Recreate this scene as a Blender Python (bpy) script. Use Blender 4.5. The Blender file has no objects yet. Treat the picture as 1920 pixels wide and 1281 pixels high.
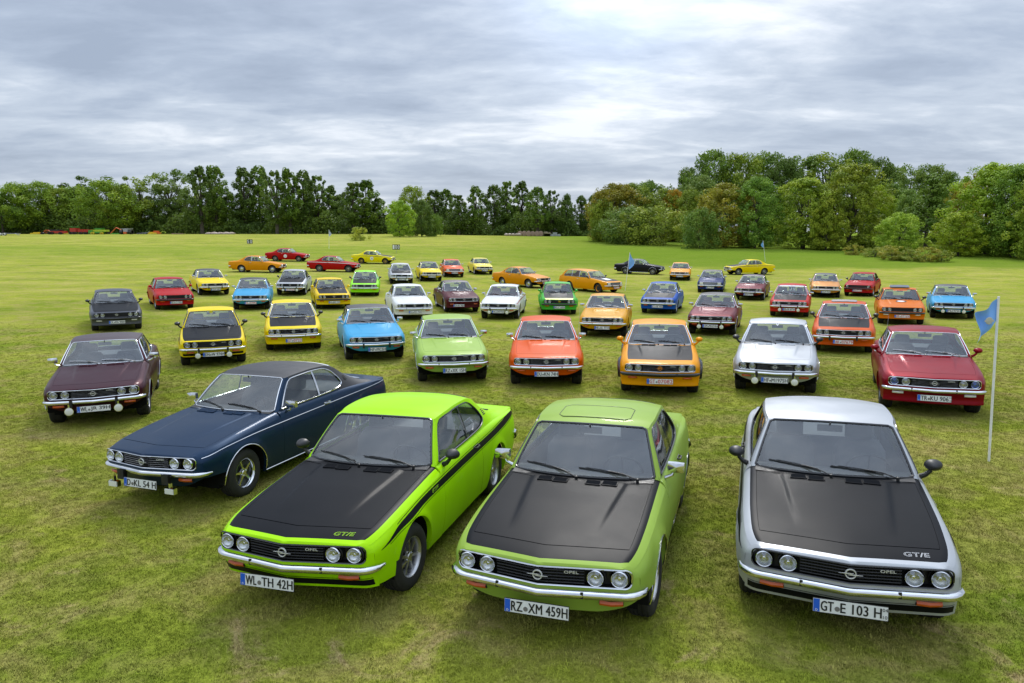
import bpy, bmesh, math, random
import numpy as np
from mathutils import Vector, Matrix, noise
random.seed(7); RNG = np.random.default_rng(7)
PI = math.pi
S = bpy.context.scene
COL = S.collection

# ------------------------------------------------------------------ camera, world, sun, exposure
CF, CH, CPITCH = 1309.2, 3.03, 0.1505          # focal length in 1920-px units, eye height (m), downward pitch (rad)
cd = bpy.data.cameras.new("camera"); cam = bpy.data.objects.new("camera", cd); COL.objects.link(cam)
cd.sensor_width = 36.0; cd.lens = 36.0 * CF / 1920.0; cd.clip_start = 0.1; cd.clip_end = 5000
cam.location = (0, 0, CH); cam.rotation_euler = (PI / 2 - CPITCH, 0, 0); S.camera = cam
S.render.resolution_x = 1024; S.render.resolution_y = 683

SUN_EL, SUN_AZ = math.radians(47), math.radians(8)     # behind the thin cloud, ahead of the camera
def make_world():
    w = bpy.data.worlds.new("World"); S.world = w; w.use_nodes = True
    nt = w.node_tree; N = nt.nodes; L = nt.links; N.clear()
    out = N.new('ShaderNodeOutputWorld'); bg = N.new('ShaderNodeBackground')
    sky = N.new('ShaderNodeTexSky'); sky.sky_type = 'NISHITA'; sky.sun_disc = False
    sky.sun_elevation = SUN_EL; sky.sun_rotation = SUN_AZ
    sky.air_density = 1.0; sky.dust_density = 1.5
    bg.inputs[1].default_value = 0.10
    tc = N.new('ShaderNodeTexCoord'); sep = N.new('ShaderNodeSeparateXYZ'); L.new(tc.outputs['Generated'], sep.inputs[0])
    def math_(op, a, b=None, c=None, clamp=False):
        m = N.new('ShaderNodeMath'); m.operation = op; m.use_clamp = clamp
        for i, v in enumerate((a, b, c)):
            if v is None: continue
            if isinstance(v, (int, float)): m.inputs[i].default_value = v
            else: L.new(v, m.inputs[i])
        return m.outputs[0]
    zc = math_('MAXIMUM', sep.outputs['Z'], 0.0)
    den = math_('ADD', zc, 0.15)
    px = math_('DIVIDE', sep.outputs['X'], den); py = math_('DIVIDE', sep.outputs['Y'], den)
    cmb = N.new('ShaderNodeCombineXYZ'); L.new(px, cmb.inputs[0]); L.new(py, cmb.inputs[1])
    def noise_(scale, detail, rough, sx, sy, off, dist=0.0):
        mp = N.new('ShaderNodeMapping'); L.new(cmb.outputs[0], mp.inputs[0])
        mp.inputs['Scale'].default_value = (sx, sy, 1); mp.inputs['Location'].default_value = off
        mp.inputs['Rotation'].default_value = (0, 0, math.radians(-7))
        n = N.new('ShaderNodeTexNoise'); n.inputs['Scale'].default_value = scale; n.inputs['Detail'].default_value = detail
        n.inputs['Roughness'].default_value = rough; n.inputs['Distortion'].default_value = dist
        L.new(mp.outputs[0], n.inputs['Vector']); return n.outputs['Fac']
    n1 = noise_(0.9, 3, 0.5, 0.8, 1.0, (3.1, 1.7, 0), 0.3)
    n2 = noise_(2.6, 7, 0.58, 0.62, 1.0, (0.4, 5.2, 2), 0.35)
    n3 = noise_(8.0, 6, 0.6, 0.6, 1.0, (8, 2.2, 4), 0.4)
    a = math_('MULTIPLY', n1, 0.50); b = math_('MULTIPLY_ADD', n2, 0.36, a); dsum = math_('MULTIPLY_ADD', n3, 0.14, b)
    ramp = N.new('ShaderNodeValToRGB'); L.new(dsum, ramp.inputs[0]); e = ramp.color_ramp
    e.elements[0].position = 0.38; e.elements[0].color = (2.75, 3.3, 4.25, 1)
    e.elements[1].position = 0.62; e.elements[1].color = (6.9, 7.3, 7.9, 1)
    k = e.elements.new(0.45); k.color = (3.35, 3.95, 4.95, 1)
    k = e.elements.new(0.53); k.color = (4.5, 5.1, 6.0, 1)
    # CIE overcast: brighter towards the zenith, and a brighter patch where the sun stands behind the cloud
    grad = math_('MULTIPLY_ADD', math_('POWER', zc, 2.6), 2.1, 0.98)
    sd = Vector((math.sin(math.radians(8)) * math.cos(math.radians(21)), math.cos(math.radians(8)) * math.cos(math.radians(21)), math.sin(math.radians(21))))
    dot = N.new('ShaderNodeVectorMath'); dot.operation = 'DOT_PRODUCT'; L.new(tc.outputs['Generated'], dot.inputs[0]); dot.inputs[1].default_value = sd
    g = math_('POWER', math_('MAXIMUM', dot.outputs['Value'], 0.0), 130.0)
    mult = math_('MULTIPLY_ADD', g, 1.2, grad)
    vm = N.new('ShaderNodeVectorMath'); vm.operation = 'SCALE'; L.new(ramp.outputs[0], vm.inputs[0]); L.new(mult, vm.inputs['Scale'])
    # a haze of pale grey near the horizon
    hz = math_('POWER', math_('SUBTRACT', 1.0, zc, clamp=True), 18.0)
    mx = N.new('ShaderNodeMixRGB'); L.new(math_('MULTIPLY', hz, 0.40), mx.inputs[0]); L.new(vm.outputs[0], mx.inputs[1]); mx.inputs[2].default_value = (4.4, 4.75, 5.4, 1)
    cov = N.new('ShaderNodeMixRGB'); cov.inputs[0].default_value = 0.93
    L.new(sky.outputs[0], cov.inputs[1]); L.new(mx.outputs[0], cov.inputs[2])
    L.new(cov.outputs[0], bg.inputs[0]); L.new(bg.outputs[0], out.inputs[0])
make_world()
sl = bpy.data.lights.new("sun", 'SUN'); sl.energy = 1.7; sl.angle = math.radians(15); sl.color = (1.0, 0.965, 0.91)
so = bpy.data.objects.new("sun", sl); COL.objects.link(so)
so.rotation_euler = (PI / 2 - SUN_EL, 0, PI - (-SUN_AZ) + 0)      # shines from the sky's sun direction
_d = Vector((math.sin(SUN_AZ) * math.cos(SUN_EL), math.cos(SUN_AZ) * math.cos(SUN_EL), math.sin(SUN_EL)))
so.rotation_euler = (-_d).to_track_quat('-Z', 'Y').to_euler()
S.view_settings.view_transform = 'Standard'; S.view_settings.look = 'None'; S.view_settings.gamma = 1; S.view_settings.exposure = 0.42
S.view_settings.use_curve_mapping = False
S.cycles.max_bounces = 8; S.cycles.transparent_max_bounces = 24; S.cycles.caustics_reflective = False; S.cycles.caustics_refractive = False

# ------------------------------------------------------------------ small helpers
def spl(pts):
    """monotone-ish cubic Hermite through points; clamps outside"""
    x = np.array([p[0] for p in pts], float); y = np.array([p[1] for p in pts], float)
    if len(x) == 2:
        return lambda t: np.interp(t, x, y)
    h = np.diff(x); d = np.diff(y) / h; m = np.zeros_like(y)
    m[0] = d[0]; m[-1] = d[-1]
    for i in range(1, len(x) - 1):
        m[i] = 0 if d[i - 1] * d[i] <= 0 else 2 * d[i - 1] * d[i] / (d[i - 1] + d[i]) if abs(d[i-1] + d[i]) > 1e-9 else 0
    def f(t):
        t = np.clip(np.asarray(t, float), x[0], x[-1]); i = np.clip(np.searchsorted(x, t) - 1, 0, len(h) - 1)
        s = (t - x[i]) / h[i]
        return (2*s**3-3*s**2+1)*y[i] + (s**3-2*s**2+s)*h[i]*m[i] + (-2*s**3+3*s**2)*y[i+1] + (s**3-s**2)*h[i]*m[i+1]
    return f
def lerp(a, b, t): return a + (b - a) * t

class MB:
    def __init__(s): s.v = []; s.f = []; s.m = []
    def quad(s, a, b, c, d, m=0):
        n = len(s.v); s.v += [a, b, c, d]; s.f.append((n, n+1, n+2, n+3)); s.m.append(m)
    def poly(s, pts, m=0):
        n = len(s.v); s.v += list(pts); s.f.append(tuple(range(n, n+len(pts)))); s.m.append(m)
    def grid(s, G, m=0, closed=False):
        """G[i][j] -> point; m may be a function (i, j)"""
        R = len(G); C = len(G[0]); n = len(s.v)
        for row in G:
            for p in row: s.v.append(tuple(float(q) for q in p))
        for i in range(R - 1):
            for j in range(C if closed else C - 1):
                k = (j + 1) % C
                mm = m(i, j) if callable(m) else m
                if mm is None: continue
                s.f.append((n+i*C+j, n+i*C+k, n+(i+1)*C+k, n+(i+1)*C+j)); s.m.append(mm)
    def box(s, x0, x1, y0, y1, z0, z1, m=0, M=None):
        p = [(x, y, z) for x in (x0, x1) for y in (y0, y1) for z in (z0, z1)]
        if M is not None: p = [tuple(M @ Vector(q)) for q in p]
        n = len(s.v); s.v += p
        for q in ((0,1,3,2),(4,6,7,5),(0,4,5,1),(2,3,7,6),(0,2,6,4),(1,5,7,3)):
            s.f.append(tuple(n+i for i in q)); s.m.append(m)
    def tube(s, pts, r, seg=6, m=0, closed=False, cap=True):
        pts = [Vector(p) for p in pts]; n = len(pts); R = []
        rr = r if callable(r) else (lambda t: r)
        up = Vector((0.013, 0.021, 1))
        for i, p in enumerate(pts):
            if closed: d = pts[(i+1) % n] - pts[i-1]
            else: d = pts[min(i+1, n-1)] - pts[max(i-1, 0)]
            if d.length < 1e-9: d = Vector((0, 0, 1))
            d.normalize(); a = d.cross(up)
            if a.length < 0.05: a = d.cross(Vector((1, 0.1, 0)))
            a.normalize(); b = a.cross(d); q = rr(i / max(1, n-1))
            R.append([tuple(p + a*math.cos(2*PI*k/seg)*q + b*math.sin(2*PI*k/seg)*q) for k in range(seg)])
        if closed: R.append(R[0])
        s.grid(R, m, closed=True)
        if cap and not closed:
            s.poly(R[0][::-1], m); s.poly(R[-1], m)
    def lathe(s, prof, seg=24, axis='X', c=(0, 0, 0), m=0):
        """prof: (along axis, radius) pairs"""
        G = []
        for a, r in prof:
            row = []
            for k in range(seg):
                t = 2*PI*k/seg
                if axis == 'X': q = (a, r*math.cos(t), r*math.sin(t))
                elif axis == 'Y': q = (r*math.cos(t), a, r*math.sin(t))
                else: q = (r*math.cos(t), r*math.sin(t), a)
                row.append((q[0]+c[0], q[1]+c[1], q[2]+c[2]))
            G.append(row)
        s.grid(G, m, closed=True)
    def mirror(s):
        n = len(s.v); fs = list(zip(s.f, s.m)); s.v += [(-x, y, z) for (x, y, z) in s.v]
        for f, m in fs: s.f.append(tuple(i+n for i in f[::-1])); s.m.append(m)
    def mesh(s, name, mats, angle=35, merge=1e-4, recalc=True, smooth=True):
        me = bpy.data.meshes.new(name)
        me.from_pydata(s.v, [], s.f)
        for m in mats: me.materials.append(m)
        me.polygons.foreach_set('material_index', np.array(s.m, dtype=np.int32))
        if merge:
            bm = bmesh.new(); bm.from_mesh(me)
            bmesh.ops.remove_doubles(bm, verts=bm.verts, dist=merge)
            bmesh.ops.dissolve_degenerate(bm, edges=bm.edges, dist=1e-5)
            if recalc: bmesh.ops.recalc_face_normals(bm, faces=bm.faces)
            bm.to_mesh(me); bm.free()
        if smooth:
            me.polygons.foreach_set('use_smooth', np.ones(len(me.polygons), dtype=bool))
            me.set_sharp_from_angle(angle=math.radians(angle))
        me.update(); return me
def obj(name, me, parent=None, loc=None, rot=None, color=None):
    o = bpy.data.objects.new(name, me); COL.objects.link(o)
    if parent is not None: o.parent = parent
    if loc is not None: o.location = loc
    if rot is not None: o.rotation_euler = rot
    if color is not None: o.color = color
    return o
def tag(o, label, cat, group=None, kind=None):
    if label: o['label'] = label
    if cat: o['category'] = cat
    if group: o['group'] = group
    if kind: o['kind'] = kind
    return o
def empty(name, loc=(0, 0, 0), rot=(0, 0, 0)):
    o = bpy.data.objects.new(name, None); COL.objects.link(o); o.location = loc; o.rotation_euler = rot; o.empty_display_size = 0.2; return o

# ------------------------------------------------------------------ materials
def principled(name, col, rough=0.5, metal=0.0, coat=0.0, spec=0.5, coat_rough=0.05, **kw):
    m = bpy.data.materials.new(name); m.use_nodes = True; b = m.node_tree.nodes['Principled BSDF']
    b.inputs['Base Color'].default_value = (*col, 1); b.inputs['Roughness'].default_value = rough; b.inputs['Metallic'].default_value = metal
    b.inputs['Coat Weight'].default_value = coat; b.inputs['Coat Roughness'].default_value = coat_rough; b.inputs['Specular IOR Level'].default_value = spec
    return m
def add_dirt(m, scale=9.0, amount=0.12, rvar=0.12, bump=0.0, bscale=200.0):
    """faint mottling of colour and gloss so no surface is perfectly even"""
    nt = m.node_tree; N = nt.nodes; L = nt.links; b = N['Principled BSDF']
    tc = N.new('ShaderNodeTexCoord'); n = N.new('ShaderNodeTexNoise'); n.inputs['Scale'].default_value = scale; n.inputs['Detail'].default_value = 5
    L.new(tc.outputs['Object'], n.inputs['Vector'])
    base = b.inputs['Base Color']; src = base.links[0].from_socket if base.links else None
    mr = N.new('ShaderNodeMapRange'); mr.inputs[1].default_value = 0.3; mr.inputs[2].default_value = 0.7; mr.inputs[3].default_value = 1 - amount; mr.inputs[4].default_value = 1 + amount * 0.5
    L.new(n.outputs['Fac'], mr.inputs[0])
    vm = N.new('ShaderNodeVectorMath'); vm.operation = 'SCALE'
    if src: L.new(src, vm.inputs[0])
    else: vm.inputs[0].default_value = tuple(base.default_value)[:3]
    L.new(mr.outputs[0], vm.inputs['Scale']); L.new(vm.outputs[0], base)
    r0 = b.inputs['Roughness'].default_value
    m2 = N.new('ShaderNodeMapRange'); m2.inputs[1].default_value = 0.3; m2.inputs[2].default_value = 0.7; m2.inputs[3].default_value = max(0.02, r0 - rvar * .5); m2.inputs[4].default_value = min(1, r0 + rvar)
    L.new(n.outputs['Fac'], m2.inputs[0]); L.new(m2.outputs[0], b.inputs['Roughness'])
    if bump:
        n2 = N.new('ShaderNodeTexNoise'); n2.inputs['Scale'].default_value = bscale; n2.inputs['Detail'].default_value = 3; L.new(tc.outputs['Object'], n2.inputs['Vector'])
        bp = N.new('ShaderNodeBump'); bp.inputs['Strength'].default_value = bump; bp.inputs['Distance'].default_value = 0.002
        L.new(n2.outputs['Fac'], bp.inputs['Height']); L.new(bp.outputs[0], b.inputs['Normal'])
    return m
def paint_mat(name, metal, rough, coat):
    m = principled(name, (.5, .5, .5), rough, metal, coat, spec=.06, coat_rough=0.03); nt = m.node_tree
    oi = nt.nodes.new('ShaderNodeObjectInfo'); nt.links.new(oi.outputs['Color'], nt.nodes['Principled BSDF'].inputs['Base Color'])
    if metal > 0.2:
        # fine flake sparkle
        tc = nt.nodes.new('ShaderNodeTexCoord'); v = nt.nodes.new('ShaderNodeTexVoronoi'); v.inputs['Scale'].default_value = 900
        nt.links.new(tc.outputs['Object'], v.inputs['Vector'])
        bp = nt.nodes.new('ShaderNodeBump'); bp.inputs['Strength'].default_value = 0.05; bp.inputs['Distance'].default_value = 0.001
        nt.links.new(v.outputs['Distance'], bp.inputs['Height']); nt.links.new(bp.outputs[0], nt.nodes['Principled BSDF'].inputs['Normal'])
    add_dirt(m, 3.0, 0.06, 0.05); return m
PAINT = paint_mat('car_paint', 0.0, 0.34, 0.14)
PAINTM = paint_mat('metallic_car_paint', 0.36, 0.36, 0.18)
MATTE = add_dirt(principled('satin_black_paint', (0.0065, 0.0070, 0.0088), 0.40, 0, 0.0, spec=.09), 4, 0.2, 0.03)
VINYL = add_dirt(principled('vinyl_roof', (0.022, 0.024, 0.030), 0.55), 6, 0.2, 0.1, 0.5, 260)
VINYLM = add_dirt(principled('maroon_vinyl_roof', (0.055, 0.035, 0.045), 0.5), 6, 0.2, 0.1, 0.5, 260)
DARK = principled('dark_void', (0.008, 0.008, 0.008), 0.9, spec=0.1)
BLACKP = add_dirt(principled('black_plastic', (0.014, 0.014, 0.015), 0.45), 20, 0.2, 0.15)
BLACKG = principled('gloss_black', (0.010, 0.010, 0.011), 0.25, 0, 0.5)
RUBBER = add_dirt(principled('tyre_rubber', (0.022, 0.021, 0.020), 0.78), 14, 0.35, 0.1, 0.4, 160)
CHROME = add_dirt(principled('chrome', (0.72, 0.73, 0.75), 0.10, 1.0), 12, 0.08, 0.10)
STEEL = add_dirt(principled('brushed_rim_metal', (0.50, 0.50, 0.51), 0.32, 1.0), 25, 0.2, 0.15)
RIMDARK = add_dirt(principled('dark_rim_paint', (0.06, 0.06, 0.065), 0.4, 0.4), 25, 0.2, 0.15)
RIMGREY = add_dirt(principled('grey_rim_paint', (0.22, 0.22, 0.23), 0.38, 0.5), 25, 0.2, 0.15)
BADGE = principled('badge_metal', (.62, .62, .60), .4, .35)
AMBER = principled('amber_lens', (0.62, 0.095, 0.002), 0.25, 0, .3)
CLEARL = principled('clear_lamp_lens', (0.75, 0.75, 0.72), 0.12, 0, 1.0)
REDL = principled('red_lens', (0.5, 0.01, 0.01), 0.15, 0, 1.0)
REFL = principled('lamp_reflector', (0.60, 0.61, 0.62), 0.17, 1.0)
WHITEP = add_dirt(principled('plate_white', (0.72, 0.73, 0.72), 0.35), 30, 0.08, 0.1)
BLUEP = principled('plate_blue', (0.01, 0.10, 0.55), 0.35)
INKB = principled('plate_ink_black', (0.01, 0.01, 0.012), 0.4)
INKR = principled('plate_ink_red', (0.50, 0.02, 0.02), 0.4)
SEAL = principled('plate_seal', (0.16, 0.15, 0.14), 0.5)
SEATB = add_dirt(principled('black_seat_cloth', (0.095, 0.097, 0.105), 0.8), 14, 0.12, 0.1)
SEATR = add_dirt(principled('red_seat_cloth', (0.16, 0.015, 0.02), 0.8), 14, 0.12, 0.1)
SEATG = add_dirt(principled('grey_seat_cloth', (0.15, 0.15, 0.16), 0.8), 14, 0.12, 0.1)
TAN = principled('tan_leather', (0.28, 0.18, 0.09), 0.6)
WHITE = principled('white_vinyl', (0.8, 0.8, 0.8), 0.4)
def glass_mat(name, tint, ior, rough=0.02, haze=0.0):
    m = bpy.data.materials.new(name); m.use_nodes = True; nt = m.node_tree; N = nt.nodes; L = nt.links; N.clear()
    o = N.new('ShaderNodeOutputMaterial'); t = N.new('ShaderNodeBsdfTransparent'); t.inputs[0].default_value = (*tint, 1)
    g = N.new('ShaderNodeBsdfGlossy'); g.inputs['Roughness'].default_value = rough; g.inputs[0].default_value = (.95, .97, 1, 1)
    lw = N.new('ShaderNodeLayerWeight'); lw.inputs['Blend'].default_value = .5; f0 = ((ior-1)/(ior+1))**2*2.1
    p5 = N.new('ShaderNodeMath'); p5.operation = 'POWER'; L.new(lw.outputs['Facing'], p5.inputs[0]); p5.inputs[1].default_value = 4.0
    fr = N.new('ShaderNodeMath'); fr.operation = 'MULTIPLY_ADD'; fr.use_clamp = True; L.new(p5.outputs[0], fr.inputs[0]); fr.inputs[1].default_value = 1-f0; fr.inputs[2].default_value = f0; mx = N.new('ShaderNodeMixShader')
    L.new(fr.outputs[0], mx.inputs[0]); L.new(t.outputs[0], mx.inputs[1]); L.new(g.outputs[0], mx.inputs[2])
    last = mx
    if haze:
        d = N.new('ShaderNodeBsdfDiffuse'); d.inputs[0].default_value = (.7, .72, .74, 1)
        tc = N.new('ShaderNodeTexCoord'); n = N.new('ShaderNodeTexNoise'); n.inputs['Scale'].default_value = 3.5; n.inputs['Detail'].default_value = 6
        L.new(tc.outputs['Object'], n.inputs['Vector'])
        mr = N.new('ShaderNodeMapRange'); mr.inputs[1].default_value = .35; mr.inputs[2].default_value = .75; mr.inputs[3].default_value = haze * .35; mr.inputs[4].default_value = haze
        L.new(n.outputs['Fac'], mr.inputs[0]); m2 = N.new('ShaderNodeMixShader'); L.new(mr.outputs[0], m2.inputs[0]); L.new(mx.outputs[0], m2.inputs[1]); L.new(d.outputs[0], m2.inputs[2]); last = m2
    L.new(last.outputs[0], o.inputs[0]); return m
GLASS = glass_mat('car_glass', (.74, .80, .78), 1.5, 0.01, 0.015)
GLASSF = glass_mat('windscreen_glass', (.80, .86, .84), 1.52, 0.01, 0.03)
LENS = glass_mat('headlamp_glass', (.93, .94, .95), 1.5, 0.03, 0.06)

# ------------------------------------------------------------------ terrain
TT = [0.5657, -0.0504, 0.1342, -1.2298, -1.7463, 1.9751, 0.4481, -0.0229, -0.5685]
_rise = spl([(0, 0), (62, 0), (74, .30), (85, .85), (100, 1.45), (120, 2.1), (140, 2.65), (180, 3.2), (300, 3.8), (700, 6.0)])
def terrain(x, y):
    x = np.asarray(x, float); y = np.asarray(y, float)
    xc = 27 * np.tanh(x / 27) * 1.0; xc = np.where(np.abs(x) < 15, x, np.sign(x) * (15 + 11 * np.tanh((np.abs(x) - 15) / 11)))
    yc = np.clip(y, 2.0, None); yc = np.where(yc > 58, 58 + 12 * np.tanh((yc - 58) / 12), yc)
    X = xc / 20; Y = yc / 40; t = TT
    z = t[0]*X+t[1]*Y+t[2]*X*X+t[3]*X*Y+t[4]*Y*Y+t[5]*Y**3+t[6]*X*Y*Y+t[7]*X*X*Y+t[8]*Y**4
    und = 0.10 * np.sin(x / 17.0 + 1.3) * np.sin(y / 13.0) * np.clip((y - 66) / 30, 0, 1) * np.clip((160 - y) / 40, 0, 1)
    return z + _rise(y) + und
def tz(x, y): return float(terrain(x, y))
def tilt(x, y, e=0.9):
    gx = (tz(x+e, y) - tz(x-e, y)) / (2*e); gy = (tz(x, y+e) - tz(x, y-e)) / (2*e); return Vector((-gx, -gy, 1)).normalized()
def at(px, Y):
    """world X on the ground at distance Y seen at photo column px"""
    X = 0
    for _ in range(4):
        z = tz(X, Y); dep = Y * math.cos(CPITCH) - (z - CH) * math.sin(CPITCH); X = (px - 960) / CF * dep
    return X
def px_height(Y, X, ptop):
    """height (m) above ground of something whose top is seen at photo row ptop"""
    el = math.atan((640.5 - ptop) / CF) - CPITCH
    return CH + math.tan(el) * Y - tz(X, Y)

def grass_material(blade=False):
    m = bpy.data.materials.new('grass_blades' if blade else 'mown_grass'); m.use_nodes = True; nt = m.node_tree; N = nt.nodes; L = nt.links
    b = N['Principled BSDF']; b.inputs['Roughness'].default_value = 0.95; b.inputs['Specular IOR Level'].default_value = 0.0
    geo = N.new('ShaderNodeNewGeometry')
    def nz(scale, detail=5, rough=0.6, sx=1, sy=1, rot=0, dist=0, off=(0, 0, 0)):
        mp = N.new('ShaderNodeMapping'); L.new(geo.outputs['Position'], mp.inputs[0]); mp.inputs['Scale'].default_value = (sx, sy, 1); mp.inputs['Rotation'].default_value = (0, 0, rot); mp.inputs['Location'].default_value = off
        n = N.new('ShaderNodeTexNoise'); n.inputs['Scale'].default_value = scale; n.inputs['Detail'].default_value = detail; n.inputs['Roughness'].default_value = rough; n.inputs['Distortion'].default_value = dist
        L.new(mp.outputs[0], n.inputs['Vector']); return n.outputs['Fac']
    def ramp(src, stops):
        r = N.new('ShaderNodeValToRGB'); L.new(src, r.inputs[0]); e = r.color_ramp.elements
        e[0].position, e[0].color = stops[0][0], (*stops[0][1], 1); e[1].position, e[1].color = stops[-1][0], (*stops[-1][1], 1)
        for p, c in stops[1:-1]: k = e.new(p); k.color = (*c, 1)
        return r.outputs[0]
    def mix(f, a, c, mode='MIX'):
        x = N.new('ShaderNodeMixRGB'); x.blend_type = mode
        for i, v in ((0, f), (1, a), (2, c)):
            if isinstance(v, (int, float)): x.inputs[i].default_value = v
            elif isinstance(v, tuple): x.inputs[i].default_value = (*v, 1)
            else: L.new(v, x.inputs[i])
        return x.outputs[0]
    def mr(src, a, c, lo, hi):
        x = N.new('ShaderNodeMapRange'); L.new(src, x.inputs[0]); x.inputs[1].default_value = a; x.inputs[2].default_value = c; x.inputs[3].default_value = lo; x.inputs[4].default_value = hi; return x.outputs[0]
    big = nz(0.22, 4, .55, 1, 1.5, 0, .4)
    col = ramp(big, [(.33, (.162, .215, .022)), (.46, (.225, .262, .032)), (.58, (.275, .298, .040)), (.72, (.355, .330, .084))])
    # mid mottling, dry tufts
    mid = nz(1.5, 6, .65, 1, 1, .3, .6, (4, 9, 0))
    col = mix(mr(mid, .45, .66, 0, .62), col, (.345, .270, .110))
    # grey-green damp patches
    m3 = nz(.8, 5, .6, 1, 1, 1.0, .3, (14, 3, 0))
    col = mix(mr(m3, .52, .70, 0, .28), col, (.125, .195, .022))
    # faint mower lanes, running away on the left
    st = nz(.55, 3, .5, .06, 1.6, math.radians(57), .15)
    col = mix(mr(st, .5, .66, 0, .38), col, (.30, .275, .085))
    # worn earth, only near
    sep = N.new('ShaderNodeSeparateXYZ'); L.new(geo.outputs['Position'], sep.inputs[0])
    nearm = mr(sep.outputs['Y'], 5.0, 26.0, 1.0, .25)
    e1 = nz(1.15, 8, .72, 1, 1, 0, 1.2, (7, 1, 0)); em = mr(e1, .56, .68, 0, .65)
    mm = N.new('ShaderNodeMath'); mm.operation = 'MULTIPLY'; L.new(em, mm.inputs[0]); L.new(nearm, mm.inputs[1])
    col = mix(mm.outputs[0], col, (.46, .33, .18))
    # light painted into the colour: grass brightens with distance, as at grazing view
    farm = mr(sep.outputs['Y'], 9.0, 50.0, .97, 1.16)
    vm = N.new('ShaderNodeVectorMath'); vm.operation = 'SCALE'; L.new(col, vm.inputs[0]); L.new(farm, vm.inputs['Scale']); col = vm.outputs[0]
    # rough band and further greens
    rb = mr(sep.outputs['Y'], 70.0, 84.0, 0, .38); rb2 = mr(sep.outputs['Y'], 96.0, 104.0, 1, 0)
    mm = N.new('ShaderNodeMath'); mm.operation = 'MULTIPLY'; L.new(rb, mm.inputs[0]); L.new(rb2, mm.inputs[1]); col = mix(mm.outputs[0], col, (.140, .235, .020))
    rr = mr(sep.outputs['X'], -8.0, 14.0, 0, .75); mm2 = N.new('ShaderNodeMath'); mm2.operation = 'MULTIPLY'; L.new(rr, mm2.inputs[0])
    edge = nz(.10, 2, .5); ey = N.new('ShaderNodeMath'); ey.operation = 'MULTIPLY_ADD'; L.new(edge, ey.inputs[0]); ey.inputs[1].default_value = 14.0; L.new(sep.outputs['Y'], ey.inputs[2])
    L.new(mr(ey.outputs[0], 75.0, 78.0, 0, 1), mm2.inputs[1]); col = mix(mm2.outputs[0], col, (.125, .205, .018))
    # fine grain
    f1 = nz(34, 4, .7); f2 = nz(9, 5, .7, 1, 1, 0, .5)
    g = mr(f1, .3, .7, .72, 1.30); vm = N.new('ShaderNodeVectorMath'); vm.operation = 'SCALE'; L.new(col, vm.inputs[0]); L.new(g, vm.inputs['Scale']); col = vm.outputs[0]
    g = mr(f2, .3, .7, .87, 1.13); vm = N.new('ShaderNodeVectorMath'); vm.operation = 'SCALE'; L.new(col, vm.inputs[0]); L.new(g, vm.inputs['Scale']); col = vm.outputs[0]
    if blade:
        oi = N.new('ShaderNodeObjectInfo'); g = mr(oi.outputs['Random'], 0, 1, .90, 1.45); vm = N.new('ShaderNodeVectorMath'); vm.operation = 'SCALE'; L.new(col, vm.inputs[0]); L.new(g, vm.inputs['Scale']); L.new(vm.outputs[0], b.inputs['Base Color'])
        return m, col
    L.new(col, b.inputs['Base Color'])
    bp = N.new('ShaderNodeBump'); bp.inputs['Strength'].default_value = .7; bp.inputs['Distance'].default_value = .03; L.new(f1, bp.inputs['Height'])
    bp2 = N.new('ShaderNodeBump'); bp2.inputs['Strength'].default_value = .5; bp2.inputs['Distance'].default_value = .10; L.new(f2, bp2.inputs['Height']); L.new(bp.outputs[0], bp2.inputs['Normal'])
    L.new(bp2.outputs[0], b.inputs['Normal'])
    return m, col
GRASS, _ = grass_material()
def build_ground():
    ys = np.concatenate([np.arange(-40, 0, 4.0), np.arange(0, 80, .8), np.arange(80, 200, 2.5), np.geomspace(200, 2200, 26)])
    us = np.concatenate([-np.geomspace(2000, 60, 24), np.arange(-58, 58.1, 1.16), np.geomspace(60, 2000, 24)])
    X, Y = np.meshgrid(us, ys); Z = terrain(X, Y); R, C = X.shape
    V = np.stack([X, Y, Z], -1).reshape(-1, 3)
    me = bpy.data.meshes.new('grass_field'); a = np.arange((R-1)*(C-1)); i = a // (C-1); j = a % (C-1); k = i*C + j
    F = np.stack([k, k+1, k+C+1, k+C], 1)
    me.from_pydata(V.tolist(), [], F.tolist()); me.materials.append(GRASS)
    me.polygons.foreach_set('use_smooth', np.ones(len(me.polygons), dtype=bool))
    o = obj('ground', me); tag(o, 'mown golf-course grass field with dry yellow patches under the rows of cars', None, kind='structure')
build_ground()

# ------------------------------------------------------------------ the coupe: analytic body surfaces (u back from the nose, y to the car's left, z up)
W_ = spl([(.17, .722), (.25, .752), (.4, .778), (.8, .797), (1.3, .802), (2.0, .806), (3.0, .806), (3.5, .80), (3.9, .775), (4.15, .742), (4.27, .70)])
ZS_ = spl([(.17, .662), (.4, .712), (.8, .760), (1.2, .795), (1.5, .815), (2.2, .835), (2.8, .847), (3.3, .860), (3.8, .848), (4.1, .828), (4.27, .808)])
HC_ = spl([(-.02, .684), (.02, .700), (.1, .722), (.25, .752), (.5, .790), (.8, .829), (1.1, .864), (1.35, .892), (1.55, .908)])
ARCH = ((.80, .305, .350), (3.23, .300, .338))
GY, GZ0, GZ1 = .672, .538, .676               # grille opening half width, bottom, top
def arch_z(u):
    z = 0.20
    for uc, zc, R in ARCH:
        d = R*R - (u-uc)**2
        if d > 0: z = max(z, zc + math.sqrt(d))
    if u < .80 - .35+.02: z = max(z, .425)
    if u > 3.58 and z < .33: z = .20 + .13*min(1, (u-3.58)/.5)
    return z
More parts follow.
